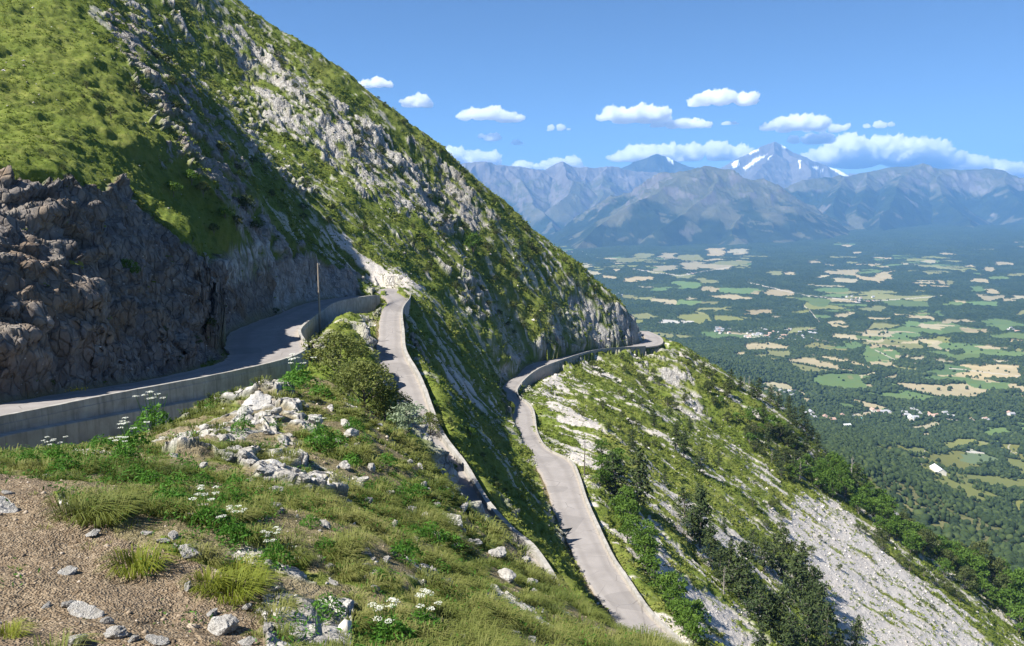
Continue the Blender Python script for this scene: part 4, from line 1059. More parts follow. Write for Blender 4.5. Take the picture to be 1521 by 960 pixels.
PINES = [pine_proto(10+i, M_PINE, 1.0, (.10, .06, .16, .04, .12)[i], (.27, .33, .24, .36, .30)[i]) for i in range(5)]
BROADS = [broad_proto(30+i, M_BROAD) for i in range(4)]
DBROADS = [broad_proto(40+i, M_SHRUB, 'broadleaf_tree', 1.0, 10, .052) for i in range(3)]
BUSHES = [broad_proto(50+i, M_SHRUB, 'shrub', .75, 8, .06, 420, .018) for i in range(4)]
GBUSH = [broad_proto(60+i, M_BROAD, 'shrub', .75, 8, .06, 480, .018) for i in range(3)]
for pr_ in BUSHES+GBUSH: pr_.parts = [('foliage', pr_.parts[0][1]), ('stem', pr_.parts[1][1])]
def plant(lst, protos, cat, group, what, where, looks=None, sink=.0, wide=1.0):
    """lst [(u, v foot, height in pixels)]; one patch of plants, labelled from the left"""
    out = []
    for i, (u, v, h) in enumerate(lst):
        p = hit(u, v)
        if p is None: continue
        s = h*mpp(p)
        pr_ = protos[(i*7+int(u)) % len(protos)]
        e = pr_.put(p-np.array([0, 0, sink*s]), s*wide, random.uniform(0, 6.28), cat, group, random.uniform(.9, 1.1)/wide)
        e['look'] = looks[i] if isinstance(looks, list) else (looks or ('tall' if h > 62 else 'small' if h < 26 else ''))
        out.append((u, e))
    label_row(out, what, where); return out
def fill(poly, n, h0, h1, gap):
    """n pixel positions inside a polygon, kept apart"""
    us = [a for a, b in poly]; vs = [b for a, b in poly]; out = []
    tries = 0
    while len(out) < n and tries < 6000:
        tries += 1
        u, v = random.uniform(min(us), max(us)), random.uniform(min(vs), max(vs))
        if inpoly(np.array([u]), np.array([v]), poly)[0] and all(abs(u-a)+1.5*abs(v-b) > gap for a, b, _ in out): out.append((u, v, random.uniform(h0, h1)))
    return sorted(out, key=lambda q: q[1])
G1_ = 'pines on the slope below the lowest road'
plant([(945,758,96),(916,738,72)], PINES, 'pine', G1_, 'dark dense pine', 'standing beside the parapet of the lowest road')
plant([(1018,778,54),(1040,814,86),(1056,842,62),(1028,800,50)], PINES, 'pine', G1_, 'dark pine', 'in the clump on top of the pale scree strip')
plant([(1080,872,62),(1097,888,84),(1070,862,44),(1112,905,60),(1125,930,66)], PINES, 'pine', G1_, 'olive green pine', 'in the middle row between two scree strips')
plant([(1116,828,42),(1135,848,52),(1160,860,66),(1150,836,40)], PINES, 'pine', G1_, 'pine', 'at the upper edge of the wooded strip in the scree')
plant([(1190,868,58),(1180,898,78),(1200,915,74),(1217,908,58),(1212,935,60)], PINES, 'pine', G1_, 'pine', 'bordering the wide pale scree on its left')
plant([(1140,945,66),(1163,960,80),(1196,965,76),(1225,972,66),(1180,985,72),(1130,975,50)], PINES, 'pine', G1_, 'pine', 'at the lower edge of the wooded strip')
plant([(1270,968,46),(1245,985,46)], PINES, 'pine', G1_, 'pointed young pine', 'standing alone at the foot of the wide scree')
plant([(1038,704,38),(1015,682,40),(1003,668,42),(972,634,26),(938,668,30),(1036,746,26),(1067,692,20),(1075,790,20),(988,722,20),(1062,640,14),(1024,640,16)], PINES, 'pine', 'scattered pines on the green slope', 'dark pine', 'alone on the green slope under the far bend')
plant([(1083,575,26),(1100,578,20),(1125,594,30),(1144,600,28),(1116,590,20),(1156,606,24)], PINES, 'pine', 'pines along the skyline ridge', 'pine', 'on the skyline ridge above the wheat field')
plant([(1134,630,24),(1170,622,30),(1190,642,38),(1172,640,28),(1198,650,28),(1206,656,24),(1180,632,26)], PINES, 'pine', 'pines along the skyline ridge', 'dark pine', 'at the thick end of the skyline ridge')
plant([(1120,658,22),(1140,670,34),(1170,664,32),(1160,710,30),(1180,717,34),(1186,694,30),(1152,692,28),(1213,674,28),(1212,698,28),(1196,676,26),(1226,690,24)], PINES, 'pine', 'pines in the wood above the wide scree', 'pine', 'in the dark wood above the wide scree')
plant([(1268,728,38),(1286,740,30),(1305,752,26),(1322,766,24),(1340,778,22)], PINES, 'pine', 'pines along the skyline ridge', 'thin pine', 'on the ridge behind the bright green trees')
G2_ = 'bright green broadleaf trees beside the wide scree'
plant(fill([(1200,712),(1238,700),(1268,725),(1262,752),(1225,742)], 13, 24, 36, 12), BROADS, 'tree', G2_, 'bright green broadleaf tree', 'at the head of the wide scree')
plant(fill([(1265,728),(1310,752),(1340,785),(1330,805),(1280,772),(1262,755)], 14, 22, 34, 12), BROADS, 'tree', G2_, 'bright green broadleaf tree', 'in the second clump beside the wide scree')
plant(fill([(1340,785),(1400,812),(1430,840),(1400,858),(1345,822)], 16, 22, 34, 13), BROADS+DBROADS, 'tree', G2_, 'green broadleaf tree', 'halfway down the belt right of the scree')
plant(fill([(1420,830),(1485,858),(1500,890),(1470,905),(1410,862)], 16, 22, 36, 14), BROADS+DBROADS, 'tree', G2_, 'green broadleaf tree', 'in the lower belt right of the scree')
plant(fill([(1480,858),(1545,885),(1560,985),(1520,960),(1488,915)], 15, 26, 40, 15), BROADS, 'tree', G2_, 'green broadleaf tree', 'in the corner where the belt leaves the view')
plant(fill([(1255,770),(1300,795),(1345,835),(1390,860),(1420,885),(1450,930),(1420,905),(1360,858),(1295,810)], 15, 12, 20, 14), BUSHES, 'shrub', 'olive shrubs on the rim of the wide scree', 'olive shrub', 'on the rim of the wide scree')
plant(fill([(1050,585),(1110,598),(1150,640),(1140,690),(1105,660),(1060,610)], 18, 14, 24, 10), DBROADS+GBUSH, 'tree', 'leafy trees under the skyline ridge', 'leafy tree', 'on the green slope under the skyline pines')
plant(fill([(1145,640),(1185,660),(1200,700),(1185,725),(1160,700)], 14, 18, 28, 10), DBROADS+BROADS, 'tree', 'leafy trees under the skyline ridge', 'leafy tree', 'in the wood above the wide scree')
G3_ = 'bushes along the lowest road'
plant(fill([(886,678),(905,672),(925,700),(912,735),(893,725)], 8, 26, 40, 13), GBUSH+BROADS, 'bush', G3_, 'leafy bush', 'beside the tall pines at the road parapet')
plant(fill([(903,745),(930,752),(962,800),(972,840),(945,832),(922,795)], 12, 30, 46, 16), GBUSH+BROADS, 'bush', G3_, 'bright green bush', 'along the parapet above the first scree strip')
plant(fill([(952,840),(980,845),(1010,890),(1040,940),(1030,965),(1010,940),(975,890)], 12, 34, 50, 18), GBUSH+BROADS, 'bush', G3_, 'bright green bush', 'along the parapet beside the first scree strip')
G4_ = 'dark shrubs on the face of the mountain'
plant([(703,380,34)], BROADS, 'tree', G4_, 'round green tree', 'alone on the mountain face above the middle road')
plant([(724,376,20),(692,345,16),(676,300,14),(655,262,12),(735,352,14),(750,395,14),(770,388,12),(790,372,12),(665,330,14),(640,300,14)], BUSHES, 'shrub', G4_, 'dark shrub', 'near the round tree on the mountain face')
plant([(572,160,9),(600,186,11),(636,214,10),(655,232,11),(690,262,14),(712,288,13),(735,304,12),(562,150,7)], BUSHES, 'shrub', G4_, 'dark shrub', 'on the skyline of the mountain')
plant(fill([(600,300),(660,320),(700,400),(690,450),(640,430),(610,370)], 12, 10, 18, 18), BUSHES, 'shrub', G4_, 'dark shrub', 'on the broken slope behind the hairpin')
plant(fill([(720,300),(770,335),(840,390),(900,440),(880,455),(800,410),(730,350)], 20, 8, 15, 14), BUSHES, 'shrub', G4_, 'dark shrub', 'under the skyline above the far bend')
plant(fill([(700,400),(760,410),(840,460),(830,500),(760,500),(700,470)], 18, 9, 17, 18), BUSHES, 'shrub', G4_, 'dark shrub', 'above the inner bend of the lowest road')
plant(fill([(520,180),(545,190),(585,270),(590,310),(570,300),(530,230)], 10, 11, 18, 13), BUSHES, 'shrub', G4_, 'dark shrub', 'in the cleft between the pale crags')
plant(fill([(390,60),(470,130),(520,170),(500,200),(430,140),(380,90)], 9, 8, 14, 15), BUSHES, 'shrub', G4_, 'small dark shrub', 'on the upper rim of the pale crags')
plant(fill([(330,230),(420,250),(500,310),(560,360),(540,390),(450,330),(350,270)], 15, 10, 18, 18), BUSHES, 'shrub', G4_, 'green shrub', 'on the sunny slope above the shaded gully')
plant(fill([(630,560),(660,580),(720,680),(760,740),(740,740),(680,660),(640,610)], 12, 10, 17, 18), BUSHES+GBUSH, 'shrub', G4_, 'low green shrub', 'just below the parapet of the middle road')
plant(fill([(880,530),(960,540),(1020,600),(1000,640),(930,600),(880,560)], 18, 9, 18, 15), BUSHES, 'shrub', 'dark shrubs below the far bend', 'dark shrub', 'on the rocky slope below the far bend')
plant(fill([(850,590),(900,600),(980,660),(960,690),(900,650),(850,610)], 12, 9, 17, 16), BUSHES, 'shrub', 'dark shrubs below the far bend', 'olive shrub', 'under the second bend of the lowest road')
plant(fill([(1010,520),(1040,530),(1080,570),(1060,580),(1020,545)], 8, 10, 16, 12), BUSHES, 'shrub', 'dark shrubs below the far bend', 'dark shrub', 'on the crest past the end of the road')
plant(fill([(1090,700),(1150,740),(1210,830),(1190,840),(1120,770)], 10, 9, 18, 16), BUSHES, 'shrub', 'shrubs on the scree', 'small shrub', 'on the grassy streaks left of the wide scree')
plant([(1305,800,10),(1318,806,9),(1205,826,16),(1218,803,9),(1248,848,12),(1300,864,6),(1312,850,5),(1385,905,8),(1400,935,8),(1365,900,6)], BUSHES, 'shrub', 'shrubs on the scree', 'lone shrub', 'in the open middle of the wide scree')
G5_ = 'shrubs by the shaded gully'
plant([(165,178,22),(200,140,20),(216,158,18),(246,100,18),(255,132,20),(262,170,20),(268,200,22),(232,92,16)], BUSHES, 'shrub', G5_, 'bushy shrub', 'on the grassy edge of the shaded gully')
plant([(285,275,26),(302,292,24),(258,292,26),(330,232,22),(352,345,26),(366,322,36),(335,330,24),(318,350,20),(380,345,22)], BUSHES+GBUSH, 'shrub', G5_, 'bushy shrub', 'on the grass above the shaded rock bank')
plant(fill([(20,190),(140,120),(170,250),(60,262)], 9, 8, 14, 22), BUSHES, 'shrub', G5_, 'low shrub', 'on the bright grassy shoulder')
plant([(190,420,34)], GBUSH, 'shrub', G5_, 'green shrub with pale flower heads', 'growing from a crack in the shaded rock bank')
plant([(30,572,26)], GBUSH, 'shrub', G5_, 'bright green shrub', 'at the foot of the shaded rock bank')
plant([(72,580,20),(290,520,22),(265,545,18),(315,515,26),(330,500,20),(410,470,14),(240,500,18)], BUSHES, 'shrub', G5_, 'dark shrub', 'where the rock bank meets the upper road')
WB = [broad_proto(70, M_PALE, 'shrub', .8, 9, .032, 1300, .018)]; NBUSH = [broad_proto(73+i, M_OLIVE, 'shrub', .8, 12, .027, 2600, .016) for i in range(3)]
for pr_ in WB+NBUSH: pr_.parts = [('foliage', pr_.parts[0][1]), ('stem', pr_.parts[1][1])]
G6_ = 'bushes on the rim of the near hill'
plant([(505,568,92)], NBUSH, 'shrub', G6_, 'tall dense shrub', 'under the timber pole in front of the dark wall', wide=1.2)
plant([(542,608,86),(572,628,70),(520,590,54)], NBUSH, 'shrub', G6_, 'olive green bush', 'on the near rim above the middle road', wide=1.15)
plant([(603,655,74)], WB, 'shrub', G6_, 'pale silvery bush', 'hanging over the shaded stretch of the middle road', wide=1.15)
plant([(640,650,50)], NBUSH, 'shrub', G6_, 'brownish bush', 'against the parapet of the middle road')
# near hill: leafy herbs, umbels, tussocks
def herb_proto(seed, flowers):
    r = np.random.default_rng(seed); cs = []; ns = []; n = 300
    a = r.uniform(0, 6.28, n); q = np.sqrt(r.random(n)); hh = .10+.75*(1-q**1.5)*r.uniform(.35, 1, n)
    cs = np.stack([np.cos(a)*q*.5, np.sin(a)*q*.5, hh], 1); ns = np.stack([np.cos(a)*q, np.sin(a)*q, .9*np.ones(n)], 1); ns /= np.linalg.norm(ns, axis=1, keepdims=True)
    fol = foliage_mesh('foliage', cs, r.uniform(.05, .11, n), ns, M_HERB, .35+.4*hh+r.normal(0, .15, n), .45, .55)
    parts = [('foliage', fol)]; st_ = []; ups = []; 
    for i in range(9 if flowers else 5):
        b = r.uniform(0, 6.28); d = np.array([math.cos(b), math.sin(b), 0])*r.uniform(.12, .42); top = d+np.array([0, 0, r.uniform(.8, 1.1) if flowers else r.uniform(.5, .75)])
        st_.append(tube([(d*.1), d*.6+np.array([0, 0, .45]), top], [.012, .009, .006], 4)); ups.append(top)
    parts.append(('stem', take(link_mesh('stem', *join(st_), M_HERB))))
    tinted_me = parts[-1][1]; at = tinted_me.attributes.new('tint', 'FLOAT_COLOR', 'POINT'); at.data.foreach_set('color', np.tile([.5, 0, 0, 1], len(tinted_me.vertices)).astype(np.float32))
    if flowers:
        for top in ups[:8]:
            m = 46; a = r.uniform(0, 6.28, m); q = np.sqrt(r.random(m))*.085
            c = top+np.stack([np.cos(a)*q, np.sin(a)*q, .02-q*q*1.8], 1)
            parts.append(('flower_head', foliage_mesh('flower_head', c, r.uniform(.012, .022, m), np.tile([0, 0, 1.0], (m, 1)), M_FLOWER, r.uniform(.2, 1, m), .7, .9)))
    return Proto('flowering_umbel' if flowers else 'leafy_herb', parts)
HERBS = [herb_proto(80+i, False) for i in range(3)]; UMB = [herb_proto(90+i, True) for i in range(3)]
plant([(228,640,48),(198,672,46),(186,690,40),(82,690,34)], UMB, 'flowering plant', 'white flowering umbels on the near hill', 'white flowering umbel plant', 'in front of the upper road wall', wide=1.1)
plant([(445,575,48),(478,655,34),(360,640,30)], UMB, 'flowering plant', 'white flowering umbels on the near hill', 'white flowering umbel plant', 'on the top of the near hill', wide=1.1)
plant([(312,785,52),(348,808,46),(410,842,44)], UMB, 'flowering plant', 'white flowering umbels on the near hill', 'white flowering umbel plant', 'on the near hill right of the bare dirt', wide=1.15)
plant([(580,962,62),(628,945,52)], UMB, 'flowering plant', 'white flowering umbels on the near hill', 'white flowering umbel plant', 'in the long grass at the bottom', wide=1.25)
GH = 'bright green herbs on the near hill'
plant([(95,700,30),(20,668,34),(60,672,28),(150,668,26),(200,712,28),(40,690,24)], HERBS, 'plant', GH, 'bright green leafy herb', 'in the strip below the upper road wall', wide=1.4)
plant([(250,755,44),(265,725,32),(345,752,36),(352,725,30),(300,720,26),(225,720,26)], HERBS, 'plant', GH, 'bright green leafy herb', 'above the bare dirt', wide=1.35)
plant([(432,582,34),(475,588,26),(500,662,30),(468,668,34),(525,640,26),(540,662,24)], HERBS, 'plant', GH, 'bright green leafy herb', 'among the rocks on the hill top', wide=1.3)
plant([(460,782,24),(482,818,26),(596,740,28),(622,735,24),(574,690,24),(668,700,20),(522,690,22)], HERBS, 'plant', GH, 'green leafy herb', 'in the middle of the grassy near hill', wide=1.4)
plant([(600,832,40),(640,805,36),(668,812,30),(615,800,26),(485,912,36),(650,850,28),(560,860,22)], HERBS, 'plant', GH, 'green leafy herb', 'near the big pale boulder on the near hill', wide=1.4)
def tussock(seed, mat):
    p0 = np.zeros((1, 3)); v, f, t_ = blades(p0, 260, np.array([.85]), np.array([1.5]), (.25, -.12, -.1), np.array([.016]), np.array([.5]))
    o = tri_mesh('tussock', v, f, mat); tinted(o, t_); return take(o)
TUS = [tussock(i, M_SEDGE) for i in range(3)]; TUSG = [tussock(i, M_GRASS) for i in range(2)]
def tuss(lst, what, where, meshes=TUS):
    out = []
    for i, (u, v, w_) in enumerate(lst):
        p = hit(u, v); s = w_*mpp(p)/1.7
        o = bpy.data.objects.new('grass_tussock', meshes[i % len(meshes)]); COL.objects.link(o); o.location = p-np.array([0, 0, .04]); o.scale = (s, s, s); o.rotation_euler = (0, 0, random.uniform(-.5, .5))
        tag(o, None, 'grass tussock', 'large grass tussocks on the near hill'); out.append((u, o))
    label_row(out, what, where)
tuss([(118,770,72),(150,772,80)], 'wide green grass tussock', 'at the upper edge of the bare dirt', TUSG)
tuss([(205,845,78)], 'yellow green grass tussock', 'alone on the bare dirt')
tuss([(345,885,84),(310,872,60),(375,870,60),(355,850,56)], 'yellow green grass tussock', 'right of the bare dirt above the pale boulder')
tuss([(12,945,46),(270,815,34)], 'small yellow green grass tussock', 'on the bare dirt')
# ---- rocks of the near hill
def rock_mesh(seed, flat=1.0):
    r = np.random.default_rng(seed); bm = bmesh.new(); bmesh.ops.create_icosphere(bm, subdivisions=4, radius=1.0)
    pl = r.normal(size=(15, 3)); pl /= np.linalg.norm(pl, axis=1, keepdims=True); dd = r.uniform(.48, .82, 15)
    P_ = np.array([v.co[:] for v in bm.verts])
    for _ in range(2):
        for n_, d_ in zip(pl, dd):
            e = P_@n_-d_; P_ = np.where((e > 0)[:, None], P_-n_*e[:, None]*.96, P_)
    P_ += P_/np.linalg.norm(P_, axis=1, keepdims=True)*(fbm(P_+seed*9, .55, 4, seed, ridged=True)*.09+fbm(P_+seed*5, .16, 3, seed+3)*.035)[:, None]
    P_ *= np.array([1, r.uniform(.7, .95), r.uniform(.55, .8)*flat])
    for v, c in zip(bm.verts, P_): v.co = c
    me = bpy.data.meshes.new('limestone_rock'); bm.to_mesh(me); bm.free(); me.materials.append(M_BOULD); return me
RK = [rock_mesh(i+1) for i in range(10)]
def rocks(lst, what, where, conv=None, sink=.18):
    out = []
    for i, (a, b, w_, h_) in enumerate(lst):
        if conv: ox, oy, s = conv; u, v, w2, h2 = ox+a/s, oy+b/s, w_/s, h_/s
        else: u, v, w2, h2 = a, b, w_, h_
        p = hit(u, v+h2*.30)
        if p is None: continue
        m = mpp(p); o = bpy.data.objects.new('limestone_rock', RK[(i*3+int(u)) % len(RK)]); COL.objects.link(o)
        o.scale = (w2*m*.56, w2*m*.52, max(h2, w2*.55)*m*.62); o.rotation_euler = (random.uniform(-.25, .25), random.uniform(.1, .55), random.uniform(0, 6.28))
        o.location = p+np.array([0, 0, h2*m*(.30-sink)])
        tag(o, None, 'rock', 'pale limestone rocks on the near hill')
        o['look'] = 'large pale' if w2 > 30 else 'small pale' if w2 < 13 else 'pale'
        out.append((u, o))
    label_row(out, what, where)
C3 = (330, 540, 4.346); C8 = (300, 700, 3.6925); C4_ = (0, 680, 3.4286); C6 = (400, 530, 2.2327)
rocks([(240,235,230,100),(350,300,90,60),(150,300,120,70),(360,345,70,35)], 'limestone slab', 'in the outcrop near the upper wall', C3)
rocks([(605,350,90,110),(790,380,80,60),(830,450,110,100),(700,280,60,60),(540,270,40,30),(740,490,60,50),(570,500,50,40)], 'limestone rock', 'on the hill top below the bushes', C3)
rocks([(1020,400,50,50),(1060,420,40,30),(960,660,60,80),(790,650,90,80),(785,740,40,35),(1280,660,50,40),(1210,630,40,40),(950,875,60,50),(820,890,40,40)], 'limestone rock', 'in the grass left of the shaded middle road', C3)
rocks([(20,480,60,80),(90,545,50,30),(40,590,80,50),(190,630,60,60),(270,690,100,60),(300,440,80,50),(250,640,70,60),(130,480,50,40)], 'limestone rock', 'in the stony patch left of the hill top', C3)
rocks([(390,660,70,50),(530,740,80,60),(340,820,130,90),(250,800,60,50),(350,910,80,60),(390,940,40,40),(470,690,60,50),(430,800,60,50)], 'limestone rock', 'in the crumbling patch of the near hill', C3)
rocks([(1370,250,130,170),(1435,190,70,60),(1150,200,70,80),(1220,70,50,60),(1240,95,30,30)], 'limestone boulder', 'by the right rim of the near hill', C8)
rocks([(1265,300,30,50),(1280,345,50,80),(1470,380,30,40),(1060,280,40,60)], 'limestone rock', 'just left of the big boulder', C8)
rocks([(1165,490,40,40),(1220,520,60,70),(1255,530,35,80),(1280,540,35,70),(1300,580,40,40),(1345,600,60,60),(1410,610,60,50),(1180,680,40,60)], 'limestone rock', 'in the row of upright stones in the grass', C8)
rocks([(800,165,40,40),(920,155,50,40),(775,40,40,30),(890,445,45,35),(410,180,70,40),(430,215,50,50),(895,580,30,30)], 'limestone rock', 'lying in the long grass', C8)
rocks([(120,830,170,140),(240,930,110,70),(250,740,60,60),(320,760,50,60),(60,770,60,50)], 'limestone boulder', 'where the dirt ends at the bottom', C8)
rocks([(640,935,80,60),(575,920,70,50),(520,935,60,40),(460,890,50,50),(360,860,60,50),(430,640,60,40),(440,690,90,60)], 'limestone rock', 'in the rubble right of the pale boulder', C8)
rocks([(755,640,50,70),(785,720,60,55),(870,740,40,40),(850,670,30,30),(880,775,25,25),(685,610,40,40)], 'limestone rock', 'along the steep right rim of the near hill', C6)
rocks([(900,885,25,25),(1090,900,40,25),(870,935,40,20),(730,790,40,50),(850,835,50,40),(680,880,30,25)], 'limestone rock', 'near the bottom right of the near hill', C6)
rocks([(30,240,110,95)], 'bluish white boulder', 'at the left edge of the bare dirt', C4_)
rocks([(470,380,70,50),(350,570,90,50),(45,180,50,25),(230,95,50,30),(240,750,50,30)], 'half buried stone', 'on the bare dirt', C4_)
rocks([(740,380,60,30),(880,400,70,40),(950,470,90,60),(830,420,60,40),(1000,490,50,60),(900,450,60,40)], 'broken stone', 'in the stony strip beside the lone tussock', C4_)
rocks([(440,780,140,55),(590,880,120,90),(350,740,50,60),(540,830,60,50),(680,920,60,50),(800,920,90,60),(380,920,110,90),(960,650,60,60)], 'rock', 'in the shadowed ledge at the bottom left', C4_)
def fillr(poly, n, a, b): return [(u, v, h*random.uniform(.9, 1.3), h*random.uniform(.6, 1.1)) for u, v, h in fill(poly, n, a, b, 18)]
rocks(fillr([(400,640),(520,650),(640,720),(700,790),(640,850),(520,780),(430,720)], 18, 8, 17), 'limestone rock', 'scattered on the grassy slope of the hill')
rocks(fillr([(420,740),(560,800),(720,880),(800,945),(640,950),(480,880)], 18, 9, 19), 'limestone rock', 'scattered low on the near hill')
rocks(fillr([(200,660),(330,620),(420,690),(400,740),(280,770),(210,740)], 18, 8, 18), 'limestone rock', 'scattered between the herbs above the dirt')
# ---- poles and dead trees
p = W(475, 480, 137.0); p[2] = min(p[2], ground_at(p[0], p[1])[0]); top = W(476, 391, 137.0)
e = empty('utility_pole', p); tag(e, 'tall weathered timber pole beside the upper road parapet', 'pole')
hgt_ = top[2]-p[2]
local_ = lambda v, f, nm, mat: link_mesh(nm, v, f, mat, e)
local_(*tube([(0, 0, -.5), (.02, 0, hgt_*.5), (.03, 0, hgt_)], [.19, .16, .12], 10), 'shaft', M_WOODP)
local_(*join([tube([(.03, 0, hgt_-.45), (.30, -.05, hgt_-.45), (.30, -.05, hgt_-.25)], [.02, .02, .02], 6)]), 'bracket', M_BARKS)
local_(*tube([(.30, -.05, hgt_-.27), (.30, -.05, hgt_-.2), (.30, -.05, hgt_-.1)], [.05, .07, .04], 8), 'insulator', m_concrete('glazed_insulator', (.4,.38,.34), (.55,.52,.48)))
p = hit(868, 706); m = mpp(p); e = empty('utility_pole', p); tag(e, 'thin grey pole standing beyond the parapet of the lowest road', 'pole')
link_mesh('shaft', *tube([(0, 0, -.5), (0, 0, 25*m), (.02, 0, 50*m)], [.13, .11, .08], 8), M_BARKS, e)
link_mesh('bracket', *tube([(-.3, 0, 49*m), (.34, 0, 49*m)], [.05, .05], 6), M_BARKS, e)
def snag(seed, n=16):
    r = np.random.default_rng(seed); tr = []
    for i in range(n):
        z = .25+.72*i/n; a = r.uniform(0, 6.28); L = .20*(1-z*.75)*r.uniform(.5, 1.2)
        d = np.array([math.cos(a), math.sin(a), r.uniform(-.1, .5)]); q = np.array([0, 0, z])
        tr.append(tube([q, q+d*L*.6, q+d*L+np.array([0, 0, .03])], [.008, .006, .002], 4))
    return Proto('dead_tree', [('trunk', take(link_mesh('trunk', *tube([(0, 0, -.05), (.01, .01, .5), (0, .02, 1)], [.024, .016, .003], 6), M_DEAD))), ('branches', take(link_mesh('branches', *join(tr), M_DEAD)))])
M_DEAD = m_concrete('bleached_wood', (.22, .195, .17), (.33, .30, .27), .3)
SN = [snag(1), snag(2)]
plant([(1050,618,14)], SN, 'dead tree', 'bleached dead trees', 'short bleached dead trunk', 'on the crest above the green slope')
plant([(1146,690,22),(1188,715,28)], SN, 'dead tree', 'bleached dead trees', 'grey dead tree', 'in the wood above the wide scree', looks='bare')
plant([(1264,725,42),(1292,738,24)], SN, 'dead tree', 'bleached dead trees', 'bleached dead tree', 'on the ridge behind the bright green trees', looks='bare')
plant([(1006,786,22),(1075,885,40),(1172,940,34)], SN, 'dead tree', 'bleached dead trees', 'pale dead tree', 'among the pines below the lowest road', looks='leaning')
plant([(1105,577,18),(1112,580,20)], SN, 'dead tree', 'bleached dead trees', 'pale dead tree', 'between the pines on the skyline ridge', looks='thin')
# small yellow flowers at the road foot
p = hit(110, 586); n_ = 160
c_ = np.stack([rng.normal(0, .55, n_), rng.normal(0, .35, n_), np.abs(rng.normal(.25, .15, n_))], 1)
v_, f_ = leaf_quads(c_, rng.uniform(.05, .10, n_), None, .5, .9); t = NT('yellow_petals'); 
yo = link_mesh('flower_clump', v_, f_, t.bsdf((.75, .55, .02), .7)); yo.location = p; tag(yo, 'small clump of yellow flowers at the foot of the rock bank beside the road', 'flowers')

# ------------------------------------------------------------------ valley: woods, houses
def vhit(u, v):
    Y = np.exp(np.linspace(math.log(430), math.log(12500), 3000)); up = (480-v)/F; s = Y/(CP+SP*up); x = (u-760.5)/F*s; z = (-SP+CP*up)*s
    g = valley_z(np.c_[x, Y]); b = np.where(z < g)[0]
    i = b[0] if len(b) else -1
    return np.array([x[i], Y[i], g[i]])
n_ = int(100000*Q)
iv = rng.integers(0, len(tv)-1, n_*5); jv = rng.integers(0, np.searchsorted(rv, 3300), n_*5)
w_ = rv[jv]**2/rv[jv]**.9; k = rng.random(len(w_)) < w_/w_.max()*1.0
ix = (iv*NRV+jv)[k]
ok = (uV[ix] > 900) & (uV[ix] < 1640) & (vV[ix] > 480) & (rng.random(len(ix)) < np.where(vopen[ix] > 0, .015, np.where(vflank[ix] > .5, .22, .95)))
ix = ix[ok][:n_]; pt_ = PV[ix]+np.c_[rng.normal(0, 3, (len(ix), 2)), np.zeros(len(ix))]
pt_[:, 2] = valley_z(pt_[:, :2])
icos = bmesh.new(); bmesh.ops.create_icosphere(icos, subdivisions=1, radius=1.0); iv_ = np.array([v.co[:] for v in icos.verts]); if_ = np.array([[v.index for v in f.verts] for f in icos.faces]); icos.free()
hh = rng.uniform(3.5, 9, len(ix))*(1+.35*fbm(pt_, 120, 2, 901)); ww = hh*rng.uniform(.36, .74, len(ix)); con = rng.random(len(ix)) < .35
sh_ = iv_[None]*(1+rng.normal(0, .22, (len(ix), len(iv_), 1))); taper = np.where(con[:, None], .9-.55*iv_[None, :, 2], 1.0-.12*iv_[None, :, 2])
V4 = np.stack([sh_[..., 0]*ww[:, None]*taper, sh_[..., 1]*ww[:, None]*taper, sh_[..., 2]*hh[:, None]*.52+hh[:, None]*.45], -1)+pt_[:, None]
F4 = (if_[None]+(np.arange(len(ix))*len(iv_))[:, None, None]).reshape(-1, 3)
o_ = link_mesh('valley_woods', V4.reshape(-1, 3), F4, m_leaf('valley_tree_leaves', (.016, .030, .010), (.036, .058, .017), (.075, .10, .03), .1, .9, 0), smooth=True)
tinted(o_, np.repeat(np.clip(np.where(con, .2, .55)+rng.normal(0, .22, len(ix)), 0, 1), len(iv_))); tag(o_, kind='stuff')
M_ROOFS = [m_concrete('slate_roof', (.24, .24, .25), (.36, .36, .37), .2), m_concrete('tiled_roof', (.34, .22, .17), (.45, .31, .24), .2), m_concrete('metal_roof', (.55, .56, .58), (.68, .69, .70), .1), m_concrete('teal_roof', (.16, .33, .33), (.22, .42, .42), .1)]
M_PLAS = m_concrete('pale_plaster', (.55, .51, .44), (.74, .70, .63), .15); M_DKW = NT('dark_opening').bsdf((.03, .03, .035), .4)
def house(L, Wd, H, roof):
    b = [(-L/2,-Wd/2,-2),(L/2,-Wd/2,-2),(L/2,Wd/2,-2),(-L/2,Wd/2,-2),(-L/2,-Wd/2,H),(L/2,-Wd/2,H),(L/2,Wd/2,H),(-L/2,Wd/2,H),(-L/2,0,H+Wd*.32),(L/2,0,H+Wd*.32)]
    walls = (b, [[0,1,5,4],[2,3,7,6],[1,2,6,9,5],[3,0,4,8,7]])
    e = .5; h2 = H+Wd*.32+.25; y = Wd/2+e; hb = H-e*.64+.25; x = L/2+e
    rv_ = [(-x,-y,hb),(x,-y,hb),(x,0,h2),(-x,0,h2),(x,y,hb),(-x,y,hb),(-x,-y,hb-.25),(x,-y,hb-.25),(x,0,h2-.25),(-x,0,h2-.25),(x,y,hb-.25),(-x,y,hb-.25)]
    rf = [[0,1,2,3],[3,2,4,5],[7,6,9,8],[8,9,11,10],[1,0,6,7],[5,4,10,11],[0,3,9,6],[3,5,11,9],[2,1,7,8],[4,2,8,10]]
    wins = []
    for sx in np.linspace(-L/2+1.6, L/2-1.6, max(2, int(L/3.2))):
        for sy, dy in ((-Wd/2-.04, 1), (Wd/2+.04, -1)):
            for z in (1.0, 3.6)[:1 if H < 4 else 2]: wins.append(([(sx-.5, sy, z), (sx+.5, sy, z), (sx+.5, sy, z+1.2), (sx-.5, sy, z+1.2)], [[0,1,2,3]]))
    return walls, (rv_, rf), wins
